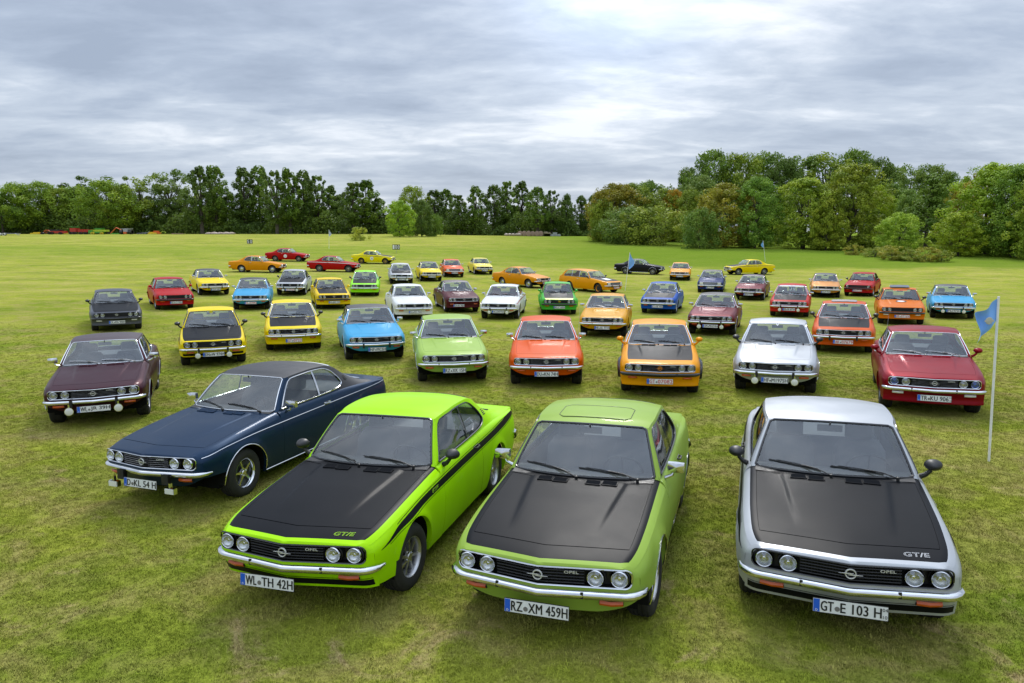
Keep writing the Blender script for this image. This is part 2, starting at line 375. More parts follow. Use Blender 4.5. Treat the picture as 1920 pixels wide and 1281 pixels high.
def sideY(u, z):
    w = float(W_(u)); zs = float(ZS_(u))
    if z >= .58: y = w - .045*max(0, (z-.58)/(zs-.58))**2.2
    else: y = w - .050*((.58-z)/.38)**2
    for uc, zc, R in ARCH:
        r = math.hypot(u-uc, z-zc)
        if z > .2: y += .014*math.exp(-((r-R)/.055)**2)*min(1, (z-.2)/.1)
    return y
_prof = spl([(.27, .085), (.33, .065), (.40, .035), (.46, .010), (.50, .0), (.54, .004), (.66, .004), (.68, .006), (.70, .018), (.72, .03)])
def prof(z): return float(_prof(z))
def nose_u(y):
    y = abs(y); return .11*(y/.70) + .062*max(0, min(1, (y-.60)/.125))**2.4
U0 = nose_u(.722)
def us_of(s, z):                      # side-surface station: first stations slide with the front profile
    return s + prof(z)*max(0, 1-(s-U0)/.28)
def ysh(u): return sideY(u, float(ZS_(u)))
def ub_(y): return 1.37 + .13*min(1, (abs(y)/.66))**2
def bulge(u, y):
    yc = lerp(.335, .43, min(1, max(0, (u-.35)/.95))); f = min(1, max(0, (u-.38)/.5))
    t = (abs(y)-yc)/.022
    return .013*f/(1+math.exp(max(-30, min(30, t*2.6))))
def TOPz(u, y):
    y = abs(y); yh = .86*ysh(u); ys = ysh(u); zs = float(ZS_(u))
    ue = u - nose_u(y)*max(0, 1-u/.8)
    zc = float(HC_(ue)) - .018*(min(y, yh)/.66)**2
    if y <= yh: return zc
    t = min(1, (y-yh)/max(1e-6, ys-yh)); return lerp(zc, zs, t**2.1)
def TOP(s, r, dz=0., b=False):
    """s 0..1 across (1 = shoulder), r 0..1 from the front lip to the windscreen base"""
    u = .5
    uf = nose_u(s*.722) + .018
    if s > .86: uf = lerp(uf, U0+prof(float(ZS_(U0)))*1.0, ((s-.86)/.14)**2)
    ub = ub_(s*.745); u = uf+(ub-uf)*r
    y = s*ysh(u); z = TOPz(u, y)
    if b: z += bulge(u, y)
    return (y, u, z+dz)
# variants: roof centre line, roof edge, glass outline
class Var: pass
def make_var(kind):
    v = Var(); v.kind = kind
    if kind == 'coupe':
        v.roofC = spl([(1.84, 1.275), (2.0, 1.308), (2.2, 1.328), (2.45, 1.338), (2.7, 1.326), (2.95, 1.287), (3.2, 1.165), (3.5, 1.015), (3.72, .930), (3.86, .900), (4.0, .888), (4.24, .868), (4.27, .855)])
        v.zr = spl([(1.89, 1.262), (2.1, 1.285), (2.4, 1.297), (2.7, 1.285), (2.95, 1.237), (3.2, 1.105), (3.5, .968), (3.72, .902), (3.9, .878), (4.1, .860), (4.27, .840)])
        v.yr = spl([(1.89, .5565), (2.2, .578), (2.6, .575), (2.95, .557), (3.3, .555), (3.7, .575), (4.0, .605), (4.27, .63)])
        v.yb = spl([(1.505, .700), (1.9, .715), (2.6, .72), (3.0, .715), (3.4, .705), (3.8, .695), (4.27, .655)])
        v.zb = spl([(1.505, .885), (1.9, .890), (2.6, .898), (3.0, .900), (3.4, .888), (3.8, .862), (4.27, .824)])
        v.rend = 2.95; v.rw = (3.01, 3.80, .84)
        v.dt = spl([(1.60, .912), (1.72, 1.045), (1.86, 1.180), (1.95, 1.238), (2.1, 1.256), (2.4, 1.268), (2.65, 1.258), (2.80, 1.218), (2.92, 1.140), (2.99, 1.062), (3.02, 1.005)])
        v.db = spl([(1.60, .908), (2.2, .915), (2.65, .925), (2.85, .935), (2.95, .955), (3.00, .978), (3.02, 1.003)])
        v.dends = (1.60, 3.02); v.pill = ((2.405, 2.435),); v.panes = ((1.60, 2.405), (2.435, 3.02)); v.tip = 3.0
    elif kind == 'saloon':
        v.roofC = spl([(1.84, 1.275), (2.0, 1.315), (2.3, 1.345), (2.6, 1.350), (2.9, 1.335), (3.05, 1.305), (3.25, 1.20), (3.5, 1.02), (3.62, .955), (3.8, .945), (4.1, .930), (4.25, .912), (4.27, .895)])
        v.zr = spl([(1.89, 1.262), (2.1, 1.295), (2.5, 1.312), (2.85, 1.300), (3.05, 1.265), (3.25, 1.165), (3.5, 1.00), (3.62, .945), (3.8, .933), (4.1, .91), (4.27, .880)])
        v.yr = spl([(1.89, .5565), (2.2, .585), (2.7, .585), (3.05, .565), (3.3, .575), (3.6, .615), (4.0, .635), (4.27, .64)])
        v.yb = spl([(1.505, .700), (1.9, .715), (2.6, .72), (3.0, .715), (3.4, .705), (3.8, .695), (4.27, .655)])
        v.zb = spl([(1.505, .885), (1.9, .890), (2.6, .905), (3.0, .910), (3.4, .912), (3.8, .905), (4.27, .868)])
        v.rend = 3.05; v.rw = (3.10, 3.54, .86)
        v.dt = spl([(1.60, .912), (1.72, 1.045), (1.86, 1.180), (1.95, 1.245), (2.1, 1.268), (2.5, 1.284), (2.80, 1.270), (2.95, 1.22), (3.08, 1.08), (3.14, .955)])
        v.db = spl([(1.60, .908), (2.2, .915), (2.9, .925), (3.1, .93), (3.14, .95)])
        v.dends = (1.60, 3.14); v.pill = ((2.46, 2.50),); v.panes = ((1.60, 2.46), (2.50, 3.14)); v.tip = 3.1
    else:
        v.roofC = spl([(1.84, 1.275), (2.0, 1.315), (2.3, 1.355), (2.8, 1.375), (3.4, 1.370), (3.62, 1.345), (3.75, 1.29), (3.95, 1.13), (4.12, .98), (4.22, .92), (4.27, .90)])
        v.zr = spl([(1.89, 1.262), (2.1, 1.300), (2.8, 1.330), (3.4, 1.325), (3.62, 1.30), (3.75, 1.25), (3.95, 1.10), (4.12, .96), (4.27, .885)])
        v.yr = spl([(1.89, .5565), (2.2, .60), (2.8, .61), (3.6, .60), (3.9, .615), (4.27, .64)])
        v.yb = spl([(1.505, .700), (1.9, .715), (2.6, .72), (3.4, .715), (3.8, .70), (4.27, .665)])
        v.zb = spl([(1.505, .885), (1.9, .890), (2.6, .895), (3.4, .895), (3.8, .89), (4.27, .868)])
        v.rend = 3.62; v.rw = (3.70, 4.06, .86)
        v.dt = spl([(1.60, .912), (1.72, 1.045), (1.86, 1.180), (1.95, 1.25), (2.1, 1.275), (2.8, 1.300), (3.4, 1.295), (3.55, 1.265), (3.70, 1.12), (3.82, .955)])
        v.db = spl([(1.60, .908), (2.2, .912), (3.6, .918), (3.76, .925), (3.82, .95)])
        v.dends = (1.60, 3.82); v.pill = ((2.42, 2.46), (3.08, 3.12)); v.panes = ((1.60, 2.42), (2.46, 3.08), (3.12, 3.82)); v.tip = 3.7
    # A-pillar line comes from the windscreen surface
    tab = [WS(1.05, b) for b in np.linspace(0, 1, 40)]
    us = np.array([p[1] for p in tab]); yy = np.array([p[0] for p in tab]); zz = np.array([p[2] for p in tab])
    yr0, zr0 = v.yr, v.zr
    v.YR = lambda u: float(np.interp(u, us, yy)) if u < us[-1] else float(yr0(u)) + (yy[-1]-float(yr0(us[-1])))*max(0, 1-(u-us[-1])/.3)
    v.ZR = lambda u: float(np.interp(u, us, zz)) if u < us[-1] else float(zr0(u)) + (zz[-1]-float(zr0(us[-1])))*max(0, 1-(u-us[-1])/.3)
    v.ua = (float(us[0]), float(us[-1]))
    return v
def WS(a, b):
    """windscreen surface; |a|<=1 is glass, b 0..1 bottom to top"""
    y0 = a*.664; u0 = 1.37+.13*min(1.15, abs(y0)/.66)**2; z0 = TOPz(min(u0, 1.52), y0)+.004
    y1 = a*.527; u1 = 1.848+.035*a*a; z1 = 1.276-.014*a*a
    k = math.sin(PI*b)*.016
    return (lerp(y0, y1, b), lerp(u0, u1, b)-k*.6, lerp(z0, z1, b)+k*.8)
def CS(v, u, z):
    zb = float(v.zb(u)); yb = float(v.yb(u)); zr = v.ZR(u); yr = v.YR(u)
    t = (z-zb)/max(1e-4, zr-zb); t = max(0, min(1, t)); return yb + (yr-yb)*t + .012*math.sin(PI*t)
def RF(v, s, r):
    """roof skin, s 0..1 across, r 0..1 front to back"""
    a = s*1.05; f = WS(a, 1.0); u = f[1]+(v.rend-f[1])*r; yr = v.YR(max(u, v.ua[1])); zr = v.ZR(max(u, v.ua[1])); zc = float(v.roofC(u))
    y = lerp(f[0], s*yr, min(1, r*6)) ; z = zc-(zc-zr)*s**2.6
    if r < .16: z = lerp(f[2], z, (r/.16)**.6)
    return (y, u, z)
def RD(v, s, u):
    zc = float(v.roofC(u)); zr = v.ZR(u); return (s*v.YR(u), u, zc-(zc-zr)*s**2.6)
VARS = {}
V = lambda p: (p[0], p[1]-.8, p[2])          # to object space: origin under the front axle
def GV(G): return [[V(p) for p in row] for row in G]

DOOR = (1.50, 2.66)
def side_cols():
    c = list(np.linspace(U0, .45, 9))
    for uc, zc, R in ARCH:
        Re = R*math.cos(math.asin(min(1, max(-1, ((.425 if uc < 1 else .20)-zc)/R)))) if uc < 1 else math.sqrt(R*R-(.20-zc)**2)
        c += [uc + R*math.sin(t) for t in np.linspace(-PI/2, PI/2, 27)]
    c += [.8+math.sqrt(.35**2-(.20-.305)**2)-k for k in (.0, .004, .012, .03)]+list(np.linspace(1.16, 2.88, 30)) + [DOOR[0], DOOR[1]] + list(np.linspace(3.58, 4.27, 14))
    c = sorted(c); o = [c[0]]
    for q in c[1:]:
        if q-o[-1] > 2e-3: o.append(q)
        elif q in DOOR: o[-1] = q
    return o
SC = side_cols(); VR = list(np.linspace(0, 1, 15)**.9)
def side_pt(s, t, off=0.):
    zb = arch_z(s); zs = float(ZS_(s)); z = lerp(zb, zs, t); u = us_of(s, z)
    return (sideY(max(s, U0), z)+off, u, z)
def shoulder_pts(v, u, n=4):
    a = side_pt(u, 1); b = (float(v.yb(u)), u, float(v.zb(u))); out = []
    for i in range(n+1):
        t = i/n; out.append((lerp(a[0], b[0], t**1.25), lerp(a[1], u, t), lerp(a[2], b[2], 1-(1-t)**1.35)))
    return out

def lower_body(v, blk, cpm):
    """the painted shell without doors, hood and roof. slots: 0 paint, 1 zone, 2 dark, 3 C-pillar skin"""
    m = MB()
    # front face with grille opening (half, y>=0)
    ys = sorted(set(list(np.linspace(0, .60, 13)) + [.615, .63, .640, .650, .658, .664, .669, GY] + [.680, .690, .70, .708, .715, .722]))
    def otop(y): d = max(0, y-(GY-.045)); return GZ1-(.045-math.sqrt(max(0, .045**2-d*d))) if y <= GY else .61
    def obot(y): d = max(0, y-(GY-.045)); return GZ0+(.045-math.sqrt(max(0, .045**2-d*d))) if y <= GY else .605
    ctop, cbot = [], []
    zt = [float(ZS_(U0))+.0]
    for y in ys:
        q = y/.722
        def P(z):
            yy = y if q < .83 else lerp(y, sideY(U0, z)*q, (q-.83)/.17)
            return V((yy, nose_u(y)+prof(z), z))
        ft = TOP(q, 0.0); zf = ft[2]
        top = V((ft[0], ft[1], zf)); t0 = otop(y) if y <= GY else .61; b0 = obot(y) if y <= GY else .605
        up = [top]+[P(z) for z in np.linspace(min(zf-.006, .686), t0, 4)]
        if q > .90: up = [top]+[P(z) for z in np.linspace(zf-.004, t0, 4)]
        ctop.append(up)
        zl = .315+.115*max(0, (y-.40)/.322)**1.6
        cbot.append([P(b0)]+[P(z) for z in (.535 if b0 > .536 else .5355, .52, .50, .48, .462)]+[P(lerp(.455, min(zl, .43), t)) for t in (.15, .35, .55, .75, .9, 1)])
    m.grid(ctop, 0); m.grid(cbot, 0)
    # the part of the face outside the grille is closed by joining the two strips
    out = [y for y in ys if y >= GY]; n = len(ys)-len(out)
    m.grid([[ctop[n+i][-1], cbot[n+i][0]] for i in range(len(out))], 0)
    # grille recess walls
    rim = [c[-1] for c in ctop[:n+1]]+[c[0] for c in cbot[:n+1]][::-1]
    m.grid([[p, (p[0]*.99, p[1]+.075, p[2])] for p in rim], 2)
    # top skins
    sb = [0, .1, .2, .3, .4, .5, .6, .7, .78, .83, .86]; sf = [.86, .885, .91, .93, .95, .97, .985, 1.0]
    rn = [0, .012, .03, .06, .10, .145]; RH0, RH1 = .150, .935
    zone = (lambda i, j: 1 if blk == 'full' and i >= 2 else 0)
    m.grid(GV([[TOP(s, r) for s in sb] for r in rn]), lambda i, j: 1 if (blk == 'full' and i >= 2) or blk == 'nose' else 0)
    rc = [.94, .965, 1.0]
    m.grid(GV([[TOP(s, r, 0, False) for s in sb] for r in rc]), 1 if blk == 'full' else 0)
    rf = [0, .012, .03, .06, .10, .145]+list(np.linspace(.2, .94, 14))+[.965, 1.0]
    m.grid(GV([[TOP(s, r) for s in sf] for r in rf]), lambda i, j: 1 if blk == 'full' and j < 3 and i >= 2 else 0)
    # dark tray under the hood gap
    m.grid(GV([[TOP(s, r, -.014) for s in (0, .3, .6, .84, .875)] for r in (.12, .16, .4, .7, .95, .97)]), 2)
    # side skin
    di = lambda i: DOOR[0]-1e-6 <= SC[i] and SC[i+1] <= DOOR[1]+1e-6
    cols = [[V(side_pt(s, t)) for t in VR] for s in SC]
    m.grid(cols, lambda i, j: None if di(i) else 0)
    m.grid([[cols[i][0], (cols[i][0][0]-.045, cols[i][0][1], cols[i][0][2]+.004)] for i in range(len(cols))], lambda i, j: 2 if arch_z(SC[i]) < .25 else 0)
    m.grid([[V(side_pt(s, t, -.022)) for t in (0, .3, .6, 1)] for s in np.linspace(DOOR[0]-.03, DOOR[1]+.03, 14)], 2)
    # shoulder to belt
    uu = [v.ua[0]]+[u for u in SC if u > v.ua[0]+.004]
    sh = [[V(p) for p in shoulder_pts(v, u)] for u in uu]
    dj = lambda i: DOOR[0] <= uu[i]+.02 and uu[i+1] <= DOOR[1]+1e-6
    m.grid(sh, lambda i, j: None if dj(i) else 0)
    m.grid([[(p[0]-.02, p[1], p[2]-.012) for p in sh[i]] for i in range(0, len(uu)) if DOOR[0]-.03 < uu[i] < DOOR[1]+.06], 2)
    # cabin side with glass opening
    d0, d1 = v.dends
    cu = sorted(set([v.ua[0]]+list(np.linspace(v.ua[0], d0, 4))+list(d0+(d1-d0)*(1-np.cos(np.linspace(0, PI, 44)))/2)+list(np.linspace(d1, 4.27, 16))+[v.rend]))
    lo, hi, jn = [], [], []
    for u in cu:
        zb = float(v.zb(u)); zr = v.ZR(u)
        if d0 <= u <= d1: a = float(v.db(u)); b = max(a, float(v.dt(u)))
        elif u < d0: a = b = lerp(zb, zr, .5)
        else: a = b = lerp(lerp(zb, zr, .45), 1.004, max(0, 1-(u-d1)/.25)) if zr > 1.03 else lerp(zb, zr, .5)
        a = min(a, zr-.004); b = min(b, zr-.003)
        lo.append([V((CS(v, u, z), u, z)) for z in np.linspace(zb, a, 4)])
        hi.append([V((CS(v, u, z), u, z)) for z in np.linspace(b, zr, 4)])
    mt = lambda i, j: 3 if cu[i] > v.tip-.12 and cu[i] < 4.27 and (cu[i] < 3.78) else 0
    m.grid(lo, lambda i, j: mt(i, j)); m.grid(hi, lambda i, j: 3 if cu[i] > 1.93 and cu[i] < 3.78 else 0)
    m.grid([[p[0], p[-1]] for p in []] or [[(0, 0, 0)]*2]*1, 0)
    # window reveal
    rev = [h[0] for u, h in zip(cu, hi) if d0 <= u <= d1]+[l[-1] for u, l in zip(cu, lo) if d0 <= u <= d1][::-1]
    m.grid([[p, (p[0]-.022, p[1], p[2])] for p in rev], 2)
    # A pillar and windscreen surround
    bs = np.linspace(0, 1, 14)
    m.grid([[V(WS(a, b)) for a in (1.0, 1.025, 1.05)] for b in bs], 0)
    # pillar skin between belt start and pillar line
    # rear deck with window opening
    r0, r1, rs = v.rw
    ru = sorted(set(list(np.linspace(v.rend, r0, 3))+list(np.linspace(r0, r1, 9))+list(np.linspace(r1, 4.27, 12)))); ss = [0, .2, .4, .6, rs, .87, .93, .97, 1.0] if rs < .86 else [0, .2, .4, .6, .75, rs, .93, .97, 1.0]
    m.grid([[V(RD(v, s, u)) for s in ss] for u in ru], lambda i, j: None if (ru[i] >= r0-1e-6 and ru[i+1] <= r1+1e-6 and ss[j+1] <= rs+1e-6) else (3 if ru[i+1] < (3.80 if v.kind == 'coupe' else r1+.1) else 0))
    # tail
    tl = []
    for z, uo in ((.885, 0), (.838, .014), (.79, .024), (.70, .026), (.60, .020), (.50, .012), (.42, .0), (.33, -.03)):
        w = float(v.yb(4.27)) if z > .86 else sideY(4.27, z)
        tl.append([V((w*s, 4.27+uo*(1-s**6), z if z < .88 else RD(v, s, 4.27)[2])) for s in (0, .25, .5, .75, .9, 1.0)])
    m.grid(tl, 0)
    m.mirror()
    # wheel housings, floor, bulkheads (dark)
    for uc, zc, R in ARCH:
        for sg in (-1, 1):
            arc = [(zc+(R+.010)*math.cos(t), uc-.8+(R+.010)*math.sin(t)) for t in np.linspace(-1.72, 1.72, 22)]; xo = W_(uc)-.045
            m.grid([[(sg*x, y_, z_) for z_, y_ in arc] for x in (.44, xo)], 2)
            m.poly([(sg*.44, y_, z_) for z_, y_ in arc], 2)
    m.box(-.66, .66, -.35, 3.2, .205, .30, 2); m.box(-.44, .44, -.48, 3.3, .24, .42, 2)
    m.box(-.6, .6, .50, .58, .3, .84, 2); m.box(-.46, .46, -.60, -.55, .36, .52, 2)
    return m

def extras(v):
    """cached meshes shared by every car of one body kind"""
    E = {}
    # hood
    def hood(mat, nose=None):
        m = MB(); sb = [0, .1, .2, .3, .4, .46, .48, .495, .505, .515, .525, .535, .545, .555, .57, .585, .60, .615, .64, .7, .78, .83, .856]
        r0, r1 = .1515, .9335; rs = list(np.linspace(r0, r1, 30))
        G = GV([[TOP(s, r, 0, True) for s in sb] for r in rs]); m.grid(G, 0)
        edge = [G[0][j] for j in range(len(sb))]+[G[i][-1] for i in range(1, len(rs))]+[G[-1][j] for j in range(len(sb)-2, -1, -1)]
        m.grid([[p, (p[0], p[1], p[2]-.010)] for p in edge], 0)
        m.mirror(); return m.mesh('hood', [mat], 22)
    E['hood'] = hood
    def roof(mat):
        m = MB(); rs = [0, .02, .05, .09, .13, .16]+list(np.linspace(.2, 1, 14)); ss = [0, .15, .3, .45, .6, .7, .8, .87, .92, .96, 1.0]
        m.grid(GV([[RF(v, s, r) for s in ss] for r in rs]), 0)
        m.mirror(); return m.mesh('roof', [mat], 40)
    E['roof'] = roof
    def door(mat):
        m = MB(); a, b = DOOR[0]+.004, DOOR[1]-.004; cs = [a]+[s for s in SC if a+.01 < s < b-.01]+[b]
        G = [[side_pt(s, t) for t in [.012]+VR[1:]]+shoulder_pts(v, max(s, v.ua[0]+.002))[1:] for s in cs]; G = GV(G)
        m.grid(G, 0)
        for row in (G[0], G[-1]): m.grid([[p, (p[0]-.018, p[1], p[2])] for p in row], 0)
        m.grid([[g[0], (g[0][0]-.018, g[0][1], g[0][2])] for g in G], 0)
        return m.mesh('door', [mat], 35)
    E['door'] = door
    # windscreen, rear and side glass
    m = MB(); m.grid([[V(WS(a, b)) for a in np.linspace(-.985, .985, 17)] for b in np.linspace(.012, .985, 9)], 0); E['windscreen'] = m.mesh('windscreen', [GLASSF])
    m = MB(); r0, r1, rs = v.rw; m.grid([[(lambda p: (p[0]*(1 if s >= 0 else -1), p[1], p[2]-.006))(V(RD(v, abs(s)*rs, u))) for s in np.linspace(-1, 1, 13)] for u in np.linspace(r0, r1, 7)], 0); E['rear_window'] = m.mesh('rear_window', [GLASS])
    m = MB(); pts = []
    for s in np.linspace(-1, 1, 11): q = V(RD(v, abs(s)*rs, r0)); pts.append((q[0]*np.sign(s) if s else 0, q[1], q[2]+.003))
    for u in np.linspace(r0, r1, 7)[1:]: q = V(RD(v, rs, u)); pts.append((q[0], q[1], q[2]+.003))
    for s in np.linspace(1, -1, 11)[1:]: q = V(RD(v, abs(s)*rs, r1)); pts.append((q[0]*np.sign(s) if s else 0, q[1], q[2]+.003))
    for u in np.linspace(r1, r0, 7)[1:-1]: q = V(RD(v, rs, u)); pts.append((-q[0], q[1], q[2]+.003))
    m.tube(pts, .010, 5, 0, closed=True); E['rear_trim'] = m
    E['panes'] = []
    for a, b in v.panes:
        m = MB(); us = list(a+(b-a)*(1-np.cos(np.linspace(0, PI, 18)))/2)
        m.grid([[V((CS(v, u, z)-.010, u, z)) for z in np.linspace(float(v.db(u)), max(float(v.db(u)), float(v.dt(u))), 5)] for u in us], 0)
        E['panes'].append(m.mesh('side_window', [GLASS]))
    def trim_pts():
        d0, d1 = v.dends; us = list(d0+(d1-d0)*(1-np.cos(np.linspace(0, PI, 34)))/2)
        top = [V((CS(v, u, float(v.dt(u)))+.003, u, float(v.dt(u)))) for u in us]; bot = [V((CS(v, u, float(v.db(u)))+.003, u, float(v.db(u)))) for u in us]
        return top+bot[::-1][1:-1]
    def side_trim(mat):
        m = MB(); m.tube(trim_pts(), .0085, 5, 0, closed=True)
        for a, b in v.pill:
            u = (a+b)/2; z0 = float(v.db(u)); z1 = float(v.dt(u)); lean = .012
            G = [[V((CS(v, u, z)+.001, uu, z)) for uu in (a-.002, b+.002)] for z in np.linspace(z0, z1, 5)]; m.grid(G, 0)
        return m.mesh('window_trim', [mat])
    E['side_trim'] = side_trim
    def ws_trim(mat, r=.010):
        m = MB(); k = .94; P = []
        for a in np.linspace(-k, k, 15): P.append(V(WS(a, .012)))
        for b in np.linspace(.05, .95, 9): P.append(V(WS(1.0, b)))
        for a in np.linspace(k, -k, 15): P.append(V(WS(a, .995)))
        for b in np.linspace(.95, .05, 9): P.append(V(WS(-1.0, b)))
        m.tube(P, r, 6, 0, closed=True); return m.mesh('windscreen_trim', [mat])
    E['ws_trim'] = ws_trim
    return E

# ---- parts shared by all kinds
def grille_outline():
    P = []; R = .045
    def c(y, z): P.append(V((y, nose_u(abs(y))+prof(z)-.002, z)))
    for y in np.linspace(-(GY-R), GY-R, 23): c(y, GZ1)
    for t in np.linspace(0, PI/2, 6)[1:]: c(GY-R+R*math.sin(t), GZ1-R+R*math.cos(t))
    for t in np.linspace(0, PI/2, 6)[:-1]: c(GY-R+R*math.cos(t), GZ0+R-R*math.sin(t))
    for y in np.linspace(GY-R, -(GY-R), 23): c(y, GZ0)
    for t in np.linspace(0, PI/2, 6)[1:]: c(-(GY-R)-R*math.sin(t), GZ0+R-R*math.cos(t))
    for t in np.linspace(0, PI/2, 6)[:-1]: c(-(GY-R)-R*math.cos(t), GZ1-R+R*math.sin(t))
    return P
PARTS = {}
def build_parts():
    P = PARTS
    for nm, mat in (('chrome', CHROME), ('black', BLACKG)):
        m = MB(); m.tube(grille_outline(), .0065, 6, 0, closed=True); P['grille_frame_'+nm] = m.mesh('grille_frame', [mat])
    m = MB(); yy = np.linspace(-.672, .672, 29); m.grid([[V((y, nose_u(abs(y))+.062, z)) for z in (.53, .682-.025*max(0, abs(y)-.6)/.07)] for y in yy], 0)
    # fine vertical ribs behind the slats and black round lamp housings
    for y in np.linspace(-.33, .33, 34): m.box(y-.002, y+.002, nose_u(y)+.040-.8, nose_u(y)+.060-.8, GZ0+.005, GZ1-.005, 0)
    for y in (-.585, -.415, .415, .585): m.lathe([(nose_u(y)+.060-.8, .074), (nose_u(y)+.018-.8, .074), (nose_u(y)+.014-.8, .071), (nose_u(y)+.03-.8, .066)], 28, 'Y', (y, 0, .607), 0)
    P['grille_back'] = m.mesh('grille_panel', [BLACKP])
    for nm, mat in (('black', BLACKP), ('silver', STEEL)):
        m = MB()
        G = []
        k = 1.0 if nm == 'black' else .42
        for y in np.linspace(-.335, .335, 15): u = nose_u(y)-.8; G.append([(y, u+.018, .004*k), (y, u+.006, .0035*k), (y, u+.004, 0), (y, u+.006, -.0035*k), (y, u+.018, -.004*k)])
        m.grid(G, 0); P['slat_'+nm] = m.mesh('slat', [mat])
    # opel ring and flash
    m = MB(); m.lathe([(-.006, .030), (-.008, .036), (.0, .039), (.008, .036), (.006, .030), (-.006, .030)], 28, 'Y', (0, -.8-.002, .612), 0)
    fl = [(-.082, .004), (-.012, .005), (-.004, -.003), (.006, .0), (.004, -.006), (.082, -.003), (.012, -.006), (.004, .003), (-.006, 0), (-.004, .007)]
    up = [(-.080, .0030), (-.030, .0075), (.020, .0075), (.002, .001), (.030, -.001), (.080, -.0030), (.030, -.0075), (-.020, -.0075), (-.002, -.001), (-.030, .001)]
    A = [(x, -.8-.012, .612+z) for x, z in up]; B = [(x, -.8-.004, .612+z) for x, z in up]; m.poly(A, 0)
    m.grid([[a, b] for a, b in zip(A+[A[0]], B+[B[0]])], 0)
    for nm, mat in (('chrome', BADGE), ('orange', principled('orange_emblem', (.75, .25, .01), .4)), ('yellow', principled('yellow_emblem', (.8, .6, .02), .4))): P['emblem_'+nm] = m.mesh('emblem', [mat], 30)
    # headlamp: bezel, bowl, bulb, lens
    m = MB(); m.lathe([(.012, .056), (-.004, .0585), (-.008, .0635), (-.002, .068), (.014, .069)], 32, 'Y', (0, 0, 0), 0); P['bezel'] = m.mesh('bezel', [CHROME])
    m = MB(); m.lathe([(-.002, .058), (.012, .052), (.026, .040), (.036, .024), (.040, .010)], 28, 'Y', (0, 0, 0), 0)
    m.lathe([(.040, .016), (.010, .015), (.006, .011), (.004, .0)], 16, 'Y', (0, 0, 0), 1); P['reflector'] = m.mesh('reflector', [REFL, CHROME])
    m = MB()
    G = []
    for r in np.linspace(0, .059, 6): G.append([(r*math.cos(t), -.006-.012*(1-(r/.06)**2), r*math.sin(t)) for t in np.linspace(0, 2*PI, 28, endpoint=False)])
    m.grid(G, 0, closed=True); P['lens'] = m.mesh('lens', [LENS])
    m = MB(); m.grid([[(q[0], q[1], q[2]) for q in row] for row in G], 0, closed=True); P['lens_blue'] = m.mesh('lens', [glass_mat('blue_headlamp_glass', (.25, .42, .95), 1.5, .03, .03)])
    # bumpers
    def bumper(zc, h, proj, name, mat, back=False):
        m = MB(); G = []; n = 40
        for i in range(n+1):
            y = -.80+1.60*i/n; a = abs(y)
            u = (.010 + .11*(a/.70) - proj); wrap = max(0, (a-.60)/.20)
            u += .16*wrap**2.6; yy = math.copysign(min(a, .60+.165*math.sin(min(1, (a-.60)/.20)*PI/2)) if a > .60 else a, y)
            tp = 1-.62*max(0, (a-.70)/.10)**1.5; hh = h*tp; nx = math.copysign(min(1, wrap*1.15), y); ny = -math.sqrt(max(0, 1-nx*nx))
            row = []
            for (dz, d) in ((.5, -.030), (.50, -.004), (.34, .010), (.10, .018), (-.12, .016), (-.36, .004), (-.5, -.010), (-.5, -.034)):
                d *= max(.45, tp); row.append((yy+nx*d, u-.8+ny*d, zc+dz*hh))
            G.append(row)
        m.grid(G, 0)
        me = m.mesh(name, [mat], 50); return me
    P['bumper_chrome'] = bumper(.478, .066, .030, 'front_bumper', CHROME); P['bumper_black'] = bumper(.478, .070, .030, 'front_bumper', BLACKG)
    m = MB()
    G = []
    for i in range(31):
        y = -.78+1.56*i/30; a = abs(y); wrap = max(0, (a-.62)/.16); u = 4.335-.02*(a/.6)-.22*wrap**2.2; yy = math.copysign(a if a < .62 else .62+.155*math.sin(min(1, wrap)*PI/2), y)
        nx = math.copysign(min(1, wrap*1.15), y); ny = math.sqrt(max(0, 1-nx*nx)); G.append([(yy+nx*d, u-.8+ny*d, .50+dz*.08) for dz, d in ((.5, -.03), (.5, -.004), (.2, .014), (-.2, .014), (-.5, -.004), (-.5, -.03))])
    m.grid(G, 0); P['bumper_rear'] = m.mesh('rear_bumper', [CHROME], 50)
    m = MB(); m.grid([[(x, -.855-.01*(1-(x/.022)**2), z) for x in (-.022, -.01, .01, .022)] for z in (.40, .415, .49, .515)], 0); m.box(-.021, .021, -.853, -.79, .402, .513, 0); P['overrider'] = m.mesh('overrider', [BLACKP])
    m = MB()
    m.box(-.011, .011, 0, .085, .46, .506, 0)
    P['bumper_bracket'] = m.mesh('bumper_bracket', [BLACKP])
    # indicators under the bumper
    m = MB(); G = [[(x, -.018*(1-abs(x)/.1)-.012*(1-abs(z)/.02)-.002, z) for z in (-.018, -.013, 0, .013, .018)] for x in np.linspace(-.085, .085, 9)]; m.grid(G, 0); m.box(-.088, .088, .0, .05, -.02, .02, 1)
    P['indicator'] = m.mesh('indicator', [AMBER, BLACKP]); P['indicator_clear'] = m.mesh('indicator', [CLEARL, BLACKP])
    # round auxiliary lamp / square auxiliary lamp
    m = MB(); m.lathe([(.05, .0), (.045, .035), (.02, .062), (-.005, .070), (-.012, .068), (-.012, .062)], 24, 'Y', (0, 0, 0), 0); m.lathe([(-.010, .063), (-.017, .045), (-.020, 0)], 24, 'Y', (0, 0, 0), 1); m.box(-.012, .012, .0, .03, .05, .11, 0)
    P['fog_round'] = m.mesh('fog_lamp', [CHROME, CLEARL], 40)
    m = MB(); m.box(-.068, .068, -.01, .04, -.034, .034, 0); m.box(-.061, .061, -.016, -.0095, -.028, .028, 1); m.box(-.012, .012, .0, .03, .037, .09, 0); P['fog_square'] = m.mesh('fog_lamp', [CHROME, CLEARL], 30)
